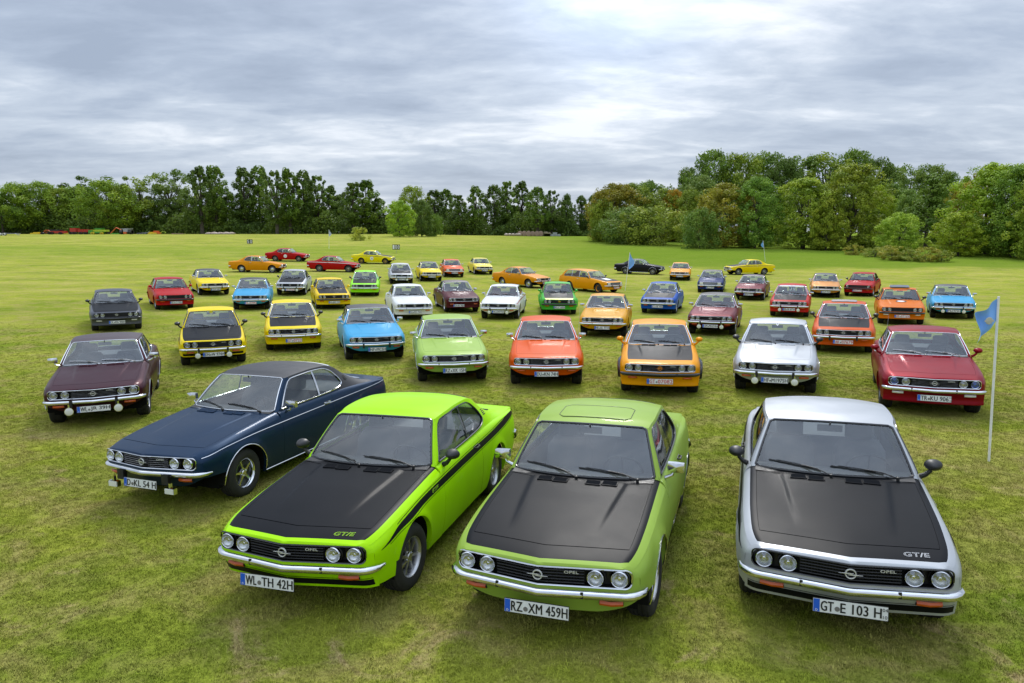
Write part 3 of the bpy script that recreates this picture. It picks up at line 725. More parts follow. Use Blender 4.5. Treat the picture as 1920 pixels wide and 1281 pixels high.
    # wheels: tyre + rims, centred at the hub, outer side +X
    m = MB(); w = .102; R = .298
    prof_ = [(-w+.012, .178), (-w, .20), (-w-.004, .235), (-w+.004, .268), (-w+.022, .288)]
    for x0 in (-.050, -.017, .017, .050): prof_ += [(x0-.012, R-.001*abs(x0)*20), (x0+.010, R-.001*abs(x0)*20), (x0+.0125, R-.008), (x0+.0195, R-.008)]
    prof_ = [p for p in prof_ if p[0] < w-.02]+[(w-.022, .288), (w-.004, .268), (w+.004, .235), (w, .20), (w-.012, .178)]
    m.lathe(prof_, 44, 'X'); P['tyre'] = m.mesh('tyre', [RUBBER], 30)
    def rim(kind):
        m = MB(); mats = [STEEL, RIMDARK, CHROME]
        ring = 2 if kind == 'rostyle' else 0
        if kind == 'gold': mats = [principled('gold_rim', (.55, .40, .10), .35, .8), RIMDARK, CHROME]
        if kind == 'orange': mats = [principled('orange_rim', (.85, .33, .02), .4), RIMDARK, BLACKP]
        m.lathe([(.070, .182), (.086, .186), (.090, .176), (.078, .166), (.055, .160), (.020, .156)], 40, 'X', (0, 0, 0), ring)
        if kind == 'cap':
            m.lathe([(.030, .157), (.045, .13), (.045, .11)], 36, 'X', (0, 0, 0), 0); m.lathe([(.045, .112), (.062, .100), (.070, .06), (.072, 0)], 36, 'X', (0, 0, 0), 2)
            for k in range(12): t = 2*PI*k/12; m.box(.044, .049, .128*math.cos(t)-.008, .128*math.cos(t)+.008, .128*math.sin(t)-.008, .128*math.sin(t)+.008, 1)
        else:
            m.lathe([(.020, .158), (.018, .10), (.020, 0)], 36, 'X', (0, 0, 0), 1)
            ns = {'rostyle': 5, 'alloy': 8, 'gold': 8, 'orange': 6}[kind]; sm = {'rostyle': 2, 'alloy': 0, 'gold': 0, 'orange': 1}[kind]
            for k in range(ns):
                t = 2*PI*k/ns+.3; c, s_ = math.cos(t), math.sin(t); hw0, hw1 = (.020, .013) if ns == 5 else (.011, .017)
                G = []
                for r, x, hw in ((.045, .062, hw0), (.09, .056, (hw0+hw1)/2), (.13, .048, hw1), (.158, .050, hw1*1.3)):
                    G.append([(x-.025, r*c-d*s_, r*s_+d*c) for d in (-hw,)]+[(x, r*c-d*s_, r*s_+d*c) for d in (-hw*.8, hw*.8)]+[(x-.025, r*c-d*s_, r*s_+d*c) for d in (hw,)])
                m.grid(G, sm)
            m.lathe([(.045, .058), (.062, .054), (.066, .036), (.074, .030), (.076, .0)], 24, 'X', (0, 0, 0), sm)
            for k in range(4):
                t = 2*PI*k/4+.2; m.lathe([(.060, .009), (.074, .008), (.076, 0)], 8, 'X', (0, .046*math.cos(t), .046*math.sin(t)), 2)
        m.lathe([(-.09, .19), (-.02, .15), (.02, .02), (.02, 0)], 24, 'X', (0, 0, 0), 1)
        return m.mesh('rim', mats, 35)
    for k in ('rostyle', 'alloy', 'cap', 'gold', 'orange'): P['rim_'+k] = rim(k)
    # arch chrome strips and sill strip (half, mirrored)
    m = MB()
    for uc, zc, R in ARCH:
        zlow = .275 if uc < 1 else .24; pts = []
        for t in np.linspace(-1, 1, 30):
            a = t*math.radians(97); u = uc+R*math.sin(a); z = zc+R*math.cos(a)
            if z < .25: continue
            pts.append(V((sideY(u, z)+.001, us_of(u, z), z-.001)))
        m = MB(); m.tube(pts, .007, 5, 0); P['arch_trim_%d' % (uc > 1)] = m.mesh('arch_trim', [CHROME])
    m = MB(); m.tube([V((sideY(u, .215)+.002, u, .222)) for u in np.linspace(1.17, 2.87, 12)], .007, 5, 0); P['sill_trim'] = m.mesh('sill_trim', [CHROME])
    # waist strip as on the dark blue car
    ws = spl([(.2, .655), (.5, .705), (1.0, .745), (1.5, .762), (2.6, .785), (3.4, .80), (4.22, .805)])
    m = MB(); m.tube([V((sideY(u, float(ws(u)))+.003, us_of(u, float(ws(u))), float(ws(u)))) for u in np.linspace(U0+.01, 4.22, 50)], .0065, 5, 0)
    P['waist_trim'] = m.mesh('waist_trim', [CHROME])
    # side stripes
    def stripes(mat, lo, hi, fine=True, u0=.24, u1=4.22):
        m = MB(); us = np.linspace(u0, u1, 70)
        def band(flo, fhi, u_0=u0):
            m.grid([[V((sideY(u, z)+.0022, us_of(u, z), z)) for z in np.linspace(flo(u), max(flo(u)+.0015, fhi(u)), 4)] for u in us if u >= u_0], 0)
        band(lambda u: float(lo(u)), lambda u: float(hi(u)))
        if fine:
            band(lambda u: float(lo(u))-.017, lambda u: float(lo(u))-.012, .3); band(lambda u: min(float(hi(u))+.012, float(ZS_(u))-.006), lambda u: min(float(hi(u))+.017, float(ZS_(u))-.001), .5)
        return m.mesh('side_stripe', [mat])
    lo1 = spl([(.24, .600), (.6, .660), (1.2, .712), (2.0, .738), (3.0, .755), (3.8, .775), (4.2, .782)]); hi1 = spl([(.24, .604), (.6, .705), (1.2, .768), (2.0, .802), (3.0, .822), (3.8, .848), (4.2, .822)])
    P['stripe_gte'] = stripes(MATTE, lo1, hi1)
    lo2 = spl([(.2, .655), (1.0, .735), (2.6, .775), (4.2, .80)]); hi2 = spl([(.2, .672), (1.0, .770), (2.6, .815), (4.2, .825)])
    P['stripe_thin'] = stripes(BLACKG, lo2, hi2, False); P['stripe_white'] = stripes(WHITE, lo2, hi2, False); P['stripe_red'] = stripes(principled('red_stripe', (.4, .03, .02), .4), lo2, hi2, False)
    # apron band
    m = MB()
    for a, b in ((.325, .382), (.392, .397)):
        m.grid([[V((y*(1 if abs(y) < .66 else 1), nose_u(abs(y))+prof(z)-.0055, z)) for z in np.linspace(a, b, 4)] for y in np.linspace(-.70, .70, 40)], 0)
    P['apron_band'] = m.mesh('apron_band', [MATTE])
    # deeper spoiler lip
    m = MB(); G = []
    for y in np.linspace(-.74, .74, 37):
        a = abs(y); u = nose_u(min(a, .722)); G.append([V((y, u+prof(z)-.004-d, z)) for z, d in ((.452, 0), (.42, .0), (.39, 0), (.36, .003), (.33, .012), (.30, .030), (.262, .042), (.250, .03))]+[V((y, u+.16, .28))])
    for sg in (-1, 1): G = ([[V((sg*(sideY(u_, z)+.003), us_of(u_, z) if z > .4 else u_+.05*max(0, 1-(u_-U0)/.25), z)) for z in (.452, .42, .39, .36, .33, .30, .262, .250, .25)] for u_ in (.44, .36, .28, .20)] if sg < 0 else [])+G+([[V((sg*(sideY(u_, z)+.003), us_of(u_, z) if z > .4 else u_+.05*max(0, 1-(u_-U0)/.25), z)) for z in (.452, .42, .39, .36, .33, .30, .262, .250, .25)] for u_ in (.20, .28, .36, .44)] if sg > 0 else [])
    m.grid(G, 0); P['spoiler'] = m
    m = MB(); G = [[V((y, nose_u(min(abs(y), .722))+prof(z)-.003, z)) for z in (.452, .42, .39, .36, .33, .305, .30)] for y in np.linspace(-.72, .72, 37)]
    ex = lambda sg: [[V((sg*(sideY(u_, z)+.002), u_+prof(z)*max(0, 1-(u_-U0)/.25), z)) for z in (.452, .42, .39, .36, .33, .305, .30)] for u_ in (.19, .28, .36, .43)]
    m.grid(ex(-1)[::-1]+G+ex(1), 0); P['apron'] = m
    # tail lamps
    m = MB()
    m.lathe([(0, .062), (.037, .062), (.047, .052), (.047, 0)], 20, 'Y', (0, 0, 0), 0)
    P['tail_lamps'] = m.mesh('tail_lamp', [REDL])
    # wipers: pivot near the screen base, blade lying on the glass
    for nm, mat in (('black', BLACKP), ('silver', STEEL)):
        for key, (py, a0, a1) in {'left': (-.02, -.56, -.10), 'right': (.52, -.02, .42)}.items():
            m = MB(); pv = V(TOP(abs(py)/.745, .965)); pv = (py, pv[1], pv[2]+.022)
            def g(a, b, off=.016): q = V(WS(a/.664, b)); return (q[0], q[1]-off*.6, q[2]+off*.8)
            mid = g((a0+a1)/2+.06, .11, .022)
            m.tube([pv, ((pv[0]+mid[0])/2, (pv[1]+mid[1])/2-.01, (pv[2]+mid[2])/2+.018), mid], .0055, 5, 0)
            m.tube([g(a0, .15, .012), g(lerp(a0, a1, .5), .115, .013), g(a1, .055, .012)], .0065, 5, 0)
            m.tube([g(lerp(a0, a1, .15), .15, .020), g(lerp(a0, a1, .5), .122, .026), g(lerp(a0, a1, .85), .08, .020)], .004, 5, 0)
            m.lathe([(-.02, .014), (.012, .014), (.018, 0)], 10, 'Z', pv, 0); P['wiper_%s_%s' % (key, nm)] = m.mesh('wiper', [mat])
    # mirrors (car's left; right is mirrored)
    def mirror_pair(fn, key):
        for sg in (1, -1):
            m = fn(); m.v = [(sg*x, y, z) for x, y, z in m.v]; P['%s_%s' % (key, 'l' if sg > 0 else 'r')] = m.mesh('door_mirror', [CHROME if 'chrome' in key else PAINT if 'paint' in key else BLACKP, REFL], 40)
    def chrome_m():
        m = MB(); c = (.835, .82, .975)
        m.grid([[(c[0]-.075+.145*x, c[1]+.0+.05*k-(.022*(1-(2*x-1)**2)*(1-(2*z-1)**2) if k == 0 else 0), c[2]-.045+.09*z) for x, z in [(0, 0), (.5, -.0), (1, 0.05), (1.02, .5), (1, .95), (.5, 1), (0, 1), (-.02, .5)]] for k in (0, 1)], 0, closed=True)
        f = [(0, 0), (.5, 0), (1, .05), (1.02, .5), (1, .95), (.5, 1), (0, 1), (-.02, .5)]
        ctr = (c[0], c[1]-.028, c[2])
        for k in range(8):
            a, b = f[k], f[(k+1) % 8]; pa = (c[0]-.075+.145*a[0], c[1], c[2]-.045+.09*a[1]); pb = (c[0]-.075+.145*b[0], c[1], c[2]-.045+.09*b[1]); m.poly([pa, pb, ctr], 0)
        m.poly([(c[0]-.075+.145*a[0], c[1]+.048, c[2]-.045+.09*a[1]) for a in f], 1)
        m.tube([(c[0]-.02, c[1]+.03, c[2]-.04), (c[0]-.035, c[1]+.03, c[2]-.075), (.735, c[1]+.03, .868)], lambda t: .010+.008*t, 8, 0); return m
    def bullet_m():
        m = MB(); c = (.835, .80, .985); G = []
        for t in np.linspace(0, 1, 9):
            r = math.sin(min(1, t*1.0)*PI/2)**.7; G.append([(c[0]+.074*r*math.cos(a), c[1]-.050+.10*t, c[2]+.052*r*math.sin(a)) for a in np.linspace(0, 2*PI, 18, endpoint=False)])
        m.grid(G, 0, closed=True); m.poly(G[-1], 1)
        m.tube([(c[0]-.02, c[1]+.02, c[2]-.045), (c[0]-.06, c[1]+.03, c[2]-.09), (.735, c[1]+.04, .872)], lambda t: .018+.008*t, 8, 0); return m
    mirror_pair(chrome_m, 'mir_chrome'); mirror_pair(bullet_m, 'mir_black'); mirror_pair(bullet_m, 'mir_paint')
    # door handles
    m = MB(); m.tube([(.775, 1.66, .800), (.800, 1.665, .802), (.802, 1.76, .804), (.775, 1.77, .804)], .0085, 6, 0); m.box(.765, .776, 1.63, 1.79, .786, .818, 0); P['handle_chrome'] = m.mesh('door_handle', [CHROME]); P['handle_black'] = m.mesh('door_handle', [BLACKP])
    # hood vents
    m = MB(); m.box(-.068, .068, -.036, .036, -.003, .0015, 0)
    for k in range(5): y = -.028+.014*k; m.poly([(-.062, y, .0035), (.062, y, .0035), (.062, y+.009, .010), (-.062, y+.009, .010)], 1)
    for s in (-1, 1): m.box(s*.066-.003, s*.066+.003, -.036, .036, 0, .009, 1)
    for kk in (-1, 1): m.box(-.068, .068, kk*.036-.002, kk*.036+.002, 0, .008, 1)
    P['vent'] = m
    # C-pillar vent
    m = MB(); P['pillar_vent'] = m
    # interior
    def seat(mat):
        m = MB()
        def cushion(x0, x1, pts, bev=.035):
            G = []
            for (y, z, w) in pts: G.append([(lerp(x0, x1, .5)+(x1-x0)/2*w*q, y, z) for q in (-1, -.9, -.5, 0, .5, .9, 1)])
            m.grid(G, 0)
        def slab(cx, hw, yb, zb, yt, zt, th):
            G = []
            for t in np.linspace(0, 1, 7):
                y = lerp(yb, yt, t); z = lerp(zb, zt, t); w = hw*(1 if t < .8 else 1-.25*((t-.8)/.2)**2); th_ = th*(1 if t < .85 else 1-.4*(t-.85)/.15)
                G.append([(cx+w*c, y+th_*s, z) for c, s in ((-1, -.3), (-.85, -.55), (0, -.42), (.85, -.55), (1, -.3), (1, .4), (.85, .5), (-.85, .5), (-1, .4))])
            m.grid(G, 0, closed=True); m.poly(G[-1], 0)
        slab(0, .235, 1.38, .42, 1.60, .98, .13); slab(0, .13, 1.61, 1.00, 1.64, 1.155, .10)
        G = [[(x*.24, y, z-.02*(abs(x) < .8)) for x in (-1, -.8, -.3, .3, .8, 1)] for y, z in ((.92, .38), (.93, .47), (1.1, .50), (1.35, .46))]; m.grid(G, 0)
        return m.mesh('front_seat', [mat], 50)
    P['seat_black'] = seat(SEATB); P['seat_red'] = seat(SEATR); P['seat_grey'] = seat(SEATG)
    def interior(mat):
        m = MB()
        # bench, parcel shelf, dash, door cards, floor
        G = [[(x, y, z) for x in np.linspace(-.58, .58, 9)] for y, z in ((1.70, .45), (1.98, .43), (2.12, .62), (2.22, .835), (2.30, .825))]; m.grid(G, 0)
        m.grid([[(x, y, z) for x in (-.60, 0, .60)] for y, z in ((2.30, .825), (3.0, .83))], 0)
        G = [[(x, y-.02*(abs(x)/.6)**2*-1, z) for x in np.linspace(-.66, .66, 9)] for y, z in ((.585, .885), (.70, .905), (.86, .885), (.92, .83), (.90, .60))]; m.grid(G, 1)
        for s in (-1, 1): m.grid([[(s*.672, y, z) for z in (.25, .6, .872)] for y in (.5, 1.3, 2.1, 2.6)], 0)
        m.box(-.66, .66, .5, 2.6, .25, .30, 1); m.box(-.12, .12, .8, 1.6, .30, .44, 1)
        return m.mesh('cabin_lining', [mat, BLACKP], 40)
    P['lining_black'] = interior(SEATB); P['lining_red'] = interior(SEATR); P['lining_grey'] = interior(SEATG)
    m = MB(); c = Vector((.33, .98, .86)); ax = Matrix.Rotation(math.radians(-62), 4, 'X')
    ring = [tuple(c+ax @ Vector((.185*math.cos(t), .185*math.sin(t), 0))) for t in np.linspace(0, 2*PI, 30, endpoint=False)]; m.tube(ring, .012, 7, 0, closed=True)
    for t in (0.3, PI-.3, 1.5*PI): m.tube([tuple(c+ax @ Vector((.18*math.cos(t), .18*math.sin(t), 0))), tuple(c+ax @ Vector((.03*math.cos(t), .03*math.sin(t), -.03)))], .009, 5, 0)
    m.tube([tuple(c+ax @ Vector((0, 0, -.02))), tuple(c+ax @ Vector((0, 0, -.30)))], .028, 8, 0); P['steering_wheel'] = m.mesh('steering_wheel', [BLACKP])
    m = MB(); q = V(WS(0, .86)); m.box(-.11, .11, q[1]+.06, q[1]+.085, q[2]-.045, q[2]+.015, 0); m.tube([(0, q[1]+.07, q[2]), (0, q[1]+.04, q[2]+.05)], .008, 5, 0); P['inner_mirror'] = m.mesh('rear_view_mirror', [BLACKP])
build_parts()

# ---- lettering
_TXT = {}
def text_mesh(s, mat, h, w=None, outline=0, shear=0, bold=0.0, depth=.0012, name='lettering'):
    key = (s, mat.name, h, w, outline, shear)
    if key in _TXT: return _TXT[key]
    cu = bpy.data.curves.new('lettering', 'FONT'); cu.body = s; cu.size = 1; cu.resolution_u = 3; cu.shear = shear; cu.space_character = 1.05
    if outline: cu.fill_mode = 'NONE'; cu.bevel_depth = outline; cu.bevel_resolution = 0
    else: cu.extrude = .02
    o = bpy.data.objects.new('lettering', cu); me = bpy.data.meshes.new_from_object(o); bpy.data.objects.remove(o); bpy.data.curves.remove(cu)
    v = np.zeros(len(me.vertices)*3); me.vertices.foreach_get('co', v); v = v.reshape(-1, 3)
    if len(v) == 0: return me
    mn, mx = v.min(0), v.max(0); sy = h/(mx[1]-mn[1]); sx = sy if w is None else w/(mx[0]-mn[0])
    x = (v[:, 0]-(mn[0]+mx[0])/2)*sx; z = (v[:, 1]-(mn[1]+mx[1])/2)*sy; y = -(v[:, 2]-mn[2])/max(1e-6, mx[2]-mn[2])*depth
    me.vertices.foreach_set('co', np.stack([x, y, z], 1).ravel())
    if bold:
        bm = bmesh.new(); bm.from_mesh(me); d = bold*.16*(h/.075)
        base = [(v.co.copy()) for v in bm.verts]; fc = [[v.index for v in f.verts] for f in bm.faces]
        for dx, dz, dy in ((-d, 0, -.0002), (d, 0, -.0003), (0, d*.7, -.0004)):
            nv = [bm.verts.new((q.x+dx, q.y+dy, q.z+dz)) for q in base]
            for f in fc:
                try: bm.faces.new([nv[i] for i in f])
                except ValueError: pass
        bm.to_mesh(me); bm.free()
    me.materials.clear(); me.materials.append(mat); me.name = name; me.update()
    _TXT[key] = me; return me
def plate(parent, text, loc, rot=(0, 0, 0), w=.52, red=False, stamp=None, frame=False):
    h = .105; m = MB()
    m.box(-w/2, w/2, 0, .006, -h/2, h/2, 1); m.box(-w/2+.004, w/2-.004, -.002, -.0005, -h/2+.004, h/2-.004, 0)
    me = m.mesh('number_plate', [WHITEP, INKB], smooth=False); p = obj('number_plate', me, parent, loc, rot)
    m = MB(); m.box(-w/2+.006, -w/2+.048, -.0035, -.0022, -h/2+.006, h/2-.006, 0); b = obj('euro_band', m.mesh('euro_band', [BLUEP], smooth=False), p)
    if text:
        a, c = text.split('|'); mat = INKR if red else INKB
        x0, x1 = -w/2+.056, w/2-(.045 if stamp else .012); tot = len(a)+len(c.replace(' ', ''))+.9+.45*c.count(' '); unit = (x1-x0)/tot
        wa = unit*len(a)-.006; wc = x1-(x0+unit*(len(a)+.9))
        obj('plate_characters', text_mesh(a, mat, .072, wa, bold=.012), p, (x0+wa/2, -.003, 0))
        obj('plate_characters', text_mesh(c, mat, .072, wc, bold=.012), p, (x1-wc/2, -.003, 0))
        m = MB(); m.lathe([(-.0045, .0), (-.0045, .017), (-.002, .018)], 14, 'Y', (x0+unit*(len(a)+.42), 0, -.012), 0); obj('plate_seal', m.mesh('plate_seal', [SEAL]), p)
        obj('plate_characters', text_mesh('D', WHITE, .016), p, (-w/2+.027, -.004, -.034))
        if stamp:
            obj('plate_characters', text_mesh(stamp[0], mat, .024), p, (w/2-.022, -.003, .026)); obj('plate_characters', text_mesh(stamp[1], mat, .024), p, (w/2-.022, -.003, -.026))
    return p

VARS = {k: make_var(k) for k in ('coupe', 'saloon', 'wagon')}
EXT = {k: extras(VARS[k]) for k in VARS}
_C = {}
def cached(key, fn):
    if key not in _C: _C[key] = fn()
    return _C[key]
SLAT_Z = (.560, .583, .606, .629, .652)
def make_car(name, label, group, x, y, yaw, color, metal=False, kind='coupe', black='none', nose=None, roofmat=None, trim='chrome', bumper='chrome', mirror='chrome',
             rim='alloy', stripe=None, arch=True, waist=False, fog=None, over=True, ind='amber', ptext=None, red=False, pw=.495, stamp=None, plate_x=0, wiper='black', seats='black', spoiler=None,
             slat='black', frame=None, emblem='chrome', lod=1, gte=None, sunroof=None, apron=False, aerial=0, steer=0, roundel=None, blue_lamps=False, vents=None, extra=None, lip=0, mirror_col=None, scale=1.0, z_off=0):
    v = VARS[kind]; E = EXT[kind]; paint = PAINTM if metal else PAINT; rm = roofmat or paint; zone = {'none': paint, 'hood': paint, 'full': MATTE}[black]
    n = tilt(x, y); a = math.radians(yaw); cx, cy = x-1.2*math.sin(a), y+1.2*math.cos(a)
    q = Vector((0, 0, 1)).rotation_difference(tilt(cx, cy)); R = (q.to_matrix() @ Matrix.Rotation(a, 3, 'Z'))
    zc = tz(cx, cy); nn = tilt(cx, cy); z = zc - (nn.x*(x-cx)+nn.y*(y-cy))/nn.z
    root = empty(name, (x, y, z+z_off-.014), R.to_euler()); tag(root, label, 'car', group)
    col = (*color, 1)
    def add(nm, me, loc=None, rot=None, par=None): return obj(nm, me, par or root, loc, rot, col)
    body = add('body', cached(('body', kind, black, metal, rm.name, nose is not None), lambda: lower_body(v, black if nose is None else 'nose', rm).mesh('body', [paint, zone if nose is None else principled('nose_band', nose, .35, 0, .8), DARK, rm], 38)))
    hoodmat = MATTE if black in ('full', 'hood') else paint
    hood = add('hood', cached(('hood', kind, hoodmat.name), lambda: E['hood'](hoodmat)))
    add('roof', cached(('roof', kind, rm.name), lambda: E['roof'](rm)))
    dm = cached(('door', kind, paint.name), lambda: E['door'](paint))
    for sg in (1, -1):
        d = add('door', dm if sg > 0 else cached(('doorR', kind, paint.name), lambda: mirrored(dm)))
        h = PARTS['handle_'+('chrome' if trim == 'chrome' else 'black')]
        obj('door_handle', h if sg > 0 else cached(('hR', h.name, trim), lambda: mirrored(h)), d)
        for k, pm in enumerate(E['panes']): add('side_window', pm if sg > 0 else cached(('pR', kind, k), lambda: mirrored(pm)))
        st = cached(('st', kind, trim), lambda: E['side_trim'](CHROME if trim == 'chrome' else BLACKG)); add('window_trim', st if sg > 0 else cached(('stR', kind, trim), lambda: mirrored(st)))
        if mirror: add('door_mirror', PARTS['mir_%s_%s' % (mirror, 'l' if sg > 0 else 'r')])
    add('windscreen', E['windscreen']); add('rear_window', E['rear_window'])
    add('windscreen_trim', cached(('wt', kind, trim), lambda: E['ws_trim'](CHROME if trim == 'chrome' else BLACKG, .0075 if trim == 'chrome' else .012)))
    if lod <= 2: add('rear_window_trim', cached(('rt', kind, trim), lambda: E['rear_trim'].mesh('rear_window_trim', [CHROME if trim == 'chrome' else BLACKG])))
    # grille
    if kind == 'coupe' or frame == 'quad':
        g = add('grille', PARTS['grille_back']); add('grille_frame', PARTS['grille_frame_'+(frame if frame in ('chrome', 'black') else trim)], par=g)
        for zz in SLAT_Z: add('slat', PARTS['slat_'+slat], (0, 0, zz), par=g)
        if emblem: add('emblem', PARTS['emblem_'+emblem], par=g)
        if lod <= 1: add('badge', text_mesh('OPEL', BADGE, .020, .105, bold=.01, depth=.004), (.245, nose_u(.245)-.8-.002, .645), (0, 0, math.atan(.11/.7)), par=g)
        for yy in (-.585, -.415, .415, .585):
            hl = add('headlight', PARTS['bezel'], (yy, nose_u(yy)-.8-.001, .607)); hl.scale = (.94, .94, .94); add('reflector', PARTS['reflector'], par=hl); add('lens', PARTS['lens_blue' if blue_lamps and abs(yy) > .5 else 'lens'], par=hl)
    else:
        sp = cached(('agrille', slat), lambda: ascona_grille(slat)); g = add('grille', sp[0])
        for zz in (.575, .607, .640): add('slat', PARTS['slat_silver' if slat == 'silver' else 'slat_black'], (0, 0, zz), par=g)
        for sg in (-1, 1):
            if emblem == 'round': hl = add('headlight', PARTS['bezel'], (sg*.555, nose_u(.555)-.8-.001, .607)); add('reflector', PARTS['reflector'], par=hl); add('lens', PARTS['lens'], par=hl)
            else: add('headlight', sp[1], (sg*.535, nose_u(.535)-.8, .607), (0, 0, sg*math.atan(.11/.7)))
    # bumpers etc.
    if bumper:
        bp = add('front_bumper', PARTS['bumper_'+bumper])
        if over:
            for sg in (-1, 1): add('overrider', cached(('ov', over), lambda: big_overrider() if over == 'big' else PARTS['overrider']), (sg*.335, nose_u(.335)-.0, 0), par=bp)
        else:
            for sg in (-1, 1): add('bumper_bracket', PARTS['bumper_bracket'], (sg*.325, -.785, 0), par=bp)
    add('rear_bumper', PARTS['bumper_rear'])
    for yy in (-.56, -.40, .40, .56): add('tail_lamp', PARTS['tail_lamps'], (yy, 4.275-.8, .68))
    for sg in (-1, 1):
        add('indicator', PARTS['indicator' if ind == 'amber' else 'indicator_clear'], (sg*.525, nose_u(.525)+prof(.415)-.8-.004, .413), (0, 0, sg*math.atan(.157)))
        if fog: add('fog_lamp', PARTS['fog_'+fog], (sg*(.36 if fog == 'round' else .425), -.865+.03, .345 if fog == 'round' else .315))
    if apron: add('apron', cached(('apr', metal), lambda: PARTS['apron'].mesh('apron', [paint]))); add('apron_band', PARTS['apron_band'])
    if lip:
        for k in (0, 1):
            fm = cached(('flare', k, lip), lambda: flare_mesh(k, BLACKG if lip == 'black' else paint)); add('arch_flare', fm); add('arch_flare', cached(('flareR', k, lip), lambda: mirrored(fm)))
    if spoiler: add('spoiler', cached(('sp', spoiler, metal), lambda: PARTS['spoiler'].mesh('spoiler', [{'paint': paint, 'black': BLACKP}[spoiler]])))
    pz = {'coupe': .355}.get(kind, .36)
    if ptext is not None: plate(root, ptext if lod <= 3 else ptext, (plate_x, -.846, pz+.010), (math.radians(-5), 0, 0), pw, red, stamp)
    # wheels
    for yy, uu, st_ in ((.665, 0, steer), (-.665, 0, steer), (.66, 2.43, 0), (-.66, 2.43, 0)):
        w = add('wheel', PARTS['tyre'], (yy, uu, .298), (0.3*yy+uu, 0, (0 if yy > 0 else PI)+math.radians(st_))); w.name = 'wheel'; add('rim', PARTS['rim_'+rim], par=w)
    def pair(nm, key, me=None):
        me = me or PARTS[key]; add(nm, me); add(nm, cached(('pair', key), lambda: mirrored(me)))
    if arch: pair('arch_trim', 'arch_trim_0'); pair('arch_trim', 'arch_trim_1'); pair('sill_trim', 'sill_trim')
    if waist: pair('waist_trim', 'waist_trim')
    if stripe: pair('side_stripe', 'stripe_'+stripe)
    for k in ('left', 'right'): add('wiper', PARTS['wiper_%s_%s' % (k, wiper)])
    # hood vents
    if lod <= 2:
        vm = cached(('vent', hoodmat.name), lambda: PARTS['vent'].mesh('hood_vent', [DARK, hoodmat]))
        for yy in (-.295, -.150, .150, .295):
            u = 1.235+.06*(abs(yy)/.5); p = V((yy, u, TOPz(u, yy)+bulge(u, yy))); sl = math.atan((TOPz(u+.05, yy)-TOPz(u-.05, yy))/.1); add('hood_vent', vm, (p[0], p[1], p[2]+.001), (sl, math.atan(.0545*yy/.66)*1.0, 0), par=hood)
        pv = cached(('pvent',), lambda: pillar_vent(v))
        if kind == 'coupe': pair('pillar_vent', 'pvent', pv)
    # interior
    add('cabin_lining', PARTS['lining_'+seats])
    for sg in (-1, 1): add('front_seat', PARTS['seat_'+seats], (sg*.33, 0, 0))
    add('steering_wheel', PARTS['steering_wheel']); add('rear_view_mirror', PARTS['inner_mirror'])
    if aerial:
        pa = V(TOP(.93, .80)); m = MB(); m.tube([pa, (pa[0]+.03*aerial, pa[1]+.08, pa[2]+.35), (pa[0]+.06*aerial, pa[1]+.2, pa[2]+.80)], lambda t: .0035-.002*t, 5, 0); me = m.mesh('aerial', [STEEL]); me.transform(Matrix.Scale(aerial, 4, (1, 0, 0))); add('aerial', me)
    if gte:
        gm = principled('gte_lettering_'+label[:6], gte, .4)
        u = .200; yy = .47; p = V((yy, u, TOPz(u, yy))); slope = math.atan((TOPz(u+.04, yy)-TOPz(u-.04, yy))/.08)
        add('badge', text_mesh('GT/E', gm, .050, .175, outline=.020, shear=.15), (p[0]-.02, p[1]-.0, p[2]+.004), (math.radians(-90)+slope, 0, math.atan(.157)), par=body)
        zz = .745; u = 1.30; add('badge', text_mesh('GT/E', gm, .038, .15, outline=.022, shear=.15), (sideY(u, zz)+.006, u-.8, zz), (0, 0, PI/2), par=body)
    if sunroof: add('sunroof', cached(('sun', kind, sunroof), lambda: sunroof_mesh(v, sunroof, paint)))
    if roundel:
        m = MB(); G = []
        for rr in (0, .5, 1): G.append([V((sideY(2.15+.20*rr*math.cos(t), .58+.15*rr*math.sin(t))+.003, 2.15+.17*rr*math.cos(t), .56+.17*rr*math.sin(t))) for t in np.linspace(0, 2*PI, 24, endpoint=False)])
        m.grid(G, 0, closed=True); pair('door_roundel', 'roundel', cached('roundel', lambda: m.mesh('door_roundel', [WHITE])))
        d = text_mesh(roundel, INKB, .13); add('roundel_number', d, (-sideY(2.15, .56)-.006, 1.35, .56), (0, 0, -PI/2))
    if extra: extra(root, add, v)
    return root
def flare_mesh(k, mat):
    uc, zc, R_ = ARCH[k]; G = []
    for t in np.linspace(-1.45, 1.5, 26):
        row = []
        for dr, dy in ((.075, .002), (.05, .018), (.02, .036), (-.004, .040), (-.008, .0)):
            z = zc+(R_+dr)*math.cos(t); u = uc+(R_+dr)*math.sin(t); row.append(V((sideY(u, max(z, .21))+dy, us_of(u, z), z)))
        G.append(row)
    m = MB(); m.grid(G, 0); return m.mesh('arch_flare', [mat], 50)
def mirrored(me):
    m2 = me.copy(); n = len(m2.vertices); c = np.zeros(n*3); m2.vertices.foreach_get('co', c); c = c.reshape(-1, 3); c[:, 0] *= -1; m2.vertices.foreach_set('co', c.ravel()); m2.flip_normals(); m2.update(); return m2
def big_overrider():
    m = MB(); m.grid([[(x*.048, -.865-.02*(1-abs(x)), z) for x in (-1, -.5, .5, 1)] for z in (.375, .39, .44, .49, .50)], 0); m.box(-.030, .030, -.862, -.80, .378, .49, 0); return m.mesh('overrider', [BLACKP], 40)
def pillar_vent(v):
    m = MB()
    for k in range(4):
        u = 3.14; z = 1.065-.018*k; m.box(0, .006, -.045, .045, -.006, .004, 0, Matrix.Translation((CS(v, u+.0, z)-.0015, u-.8+.008*k, z)))
    return m.mesh('pillar_vent', [BLACKP])
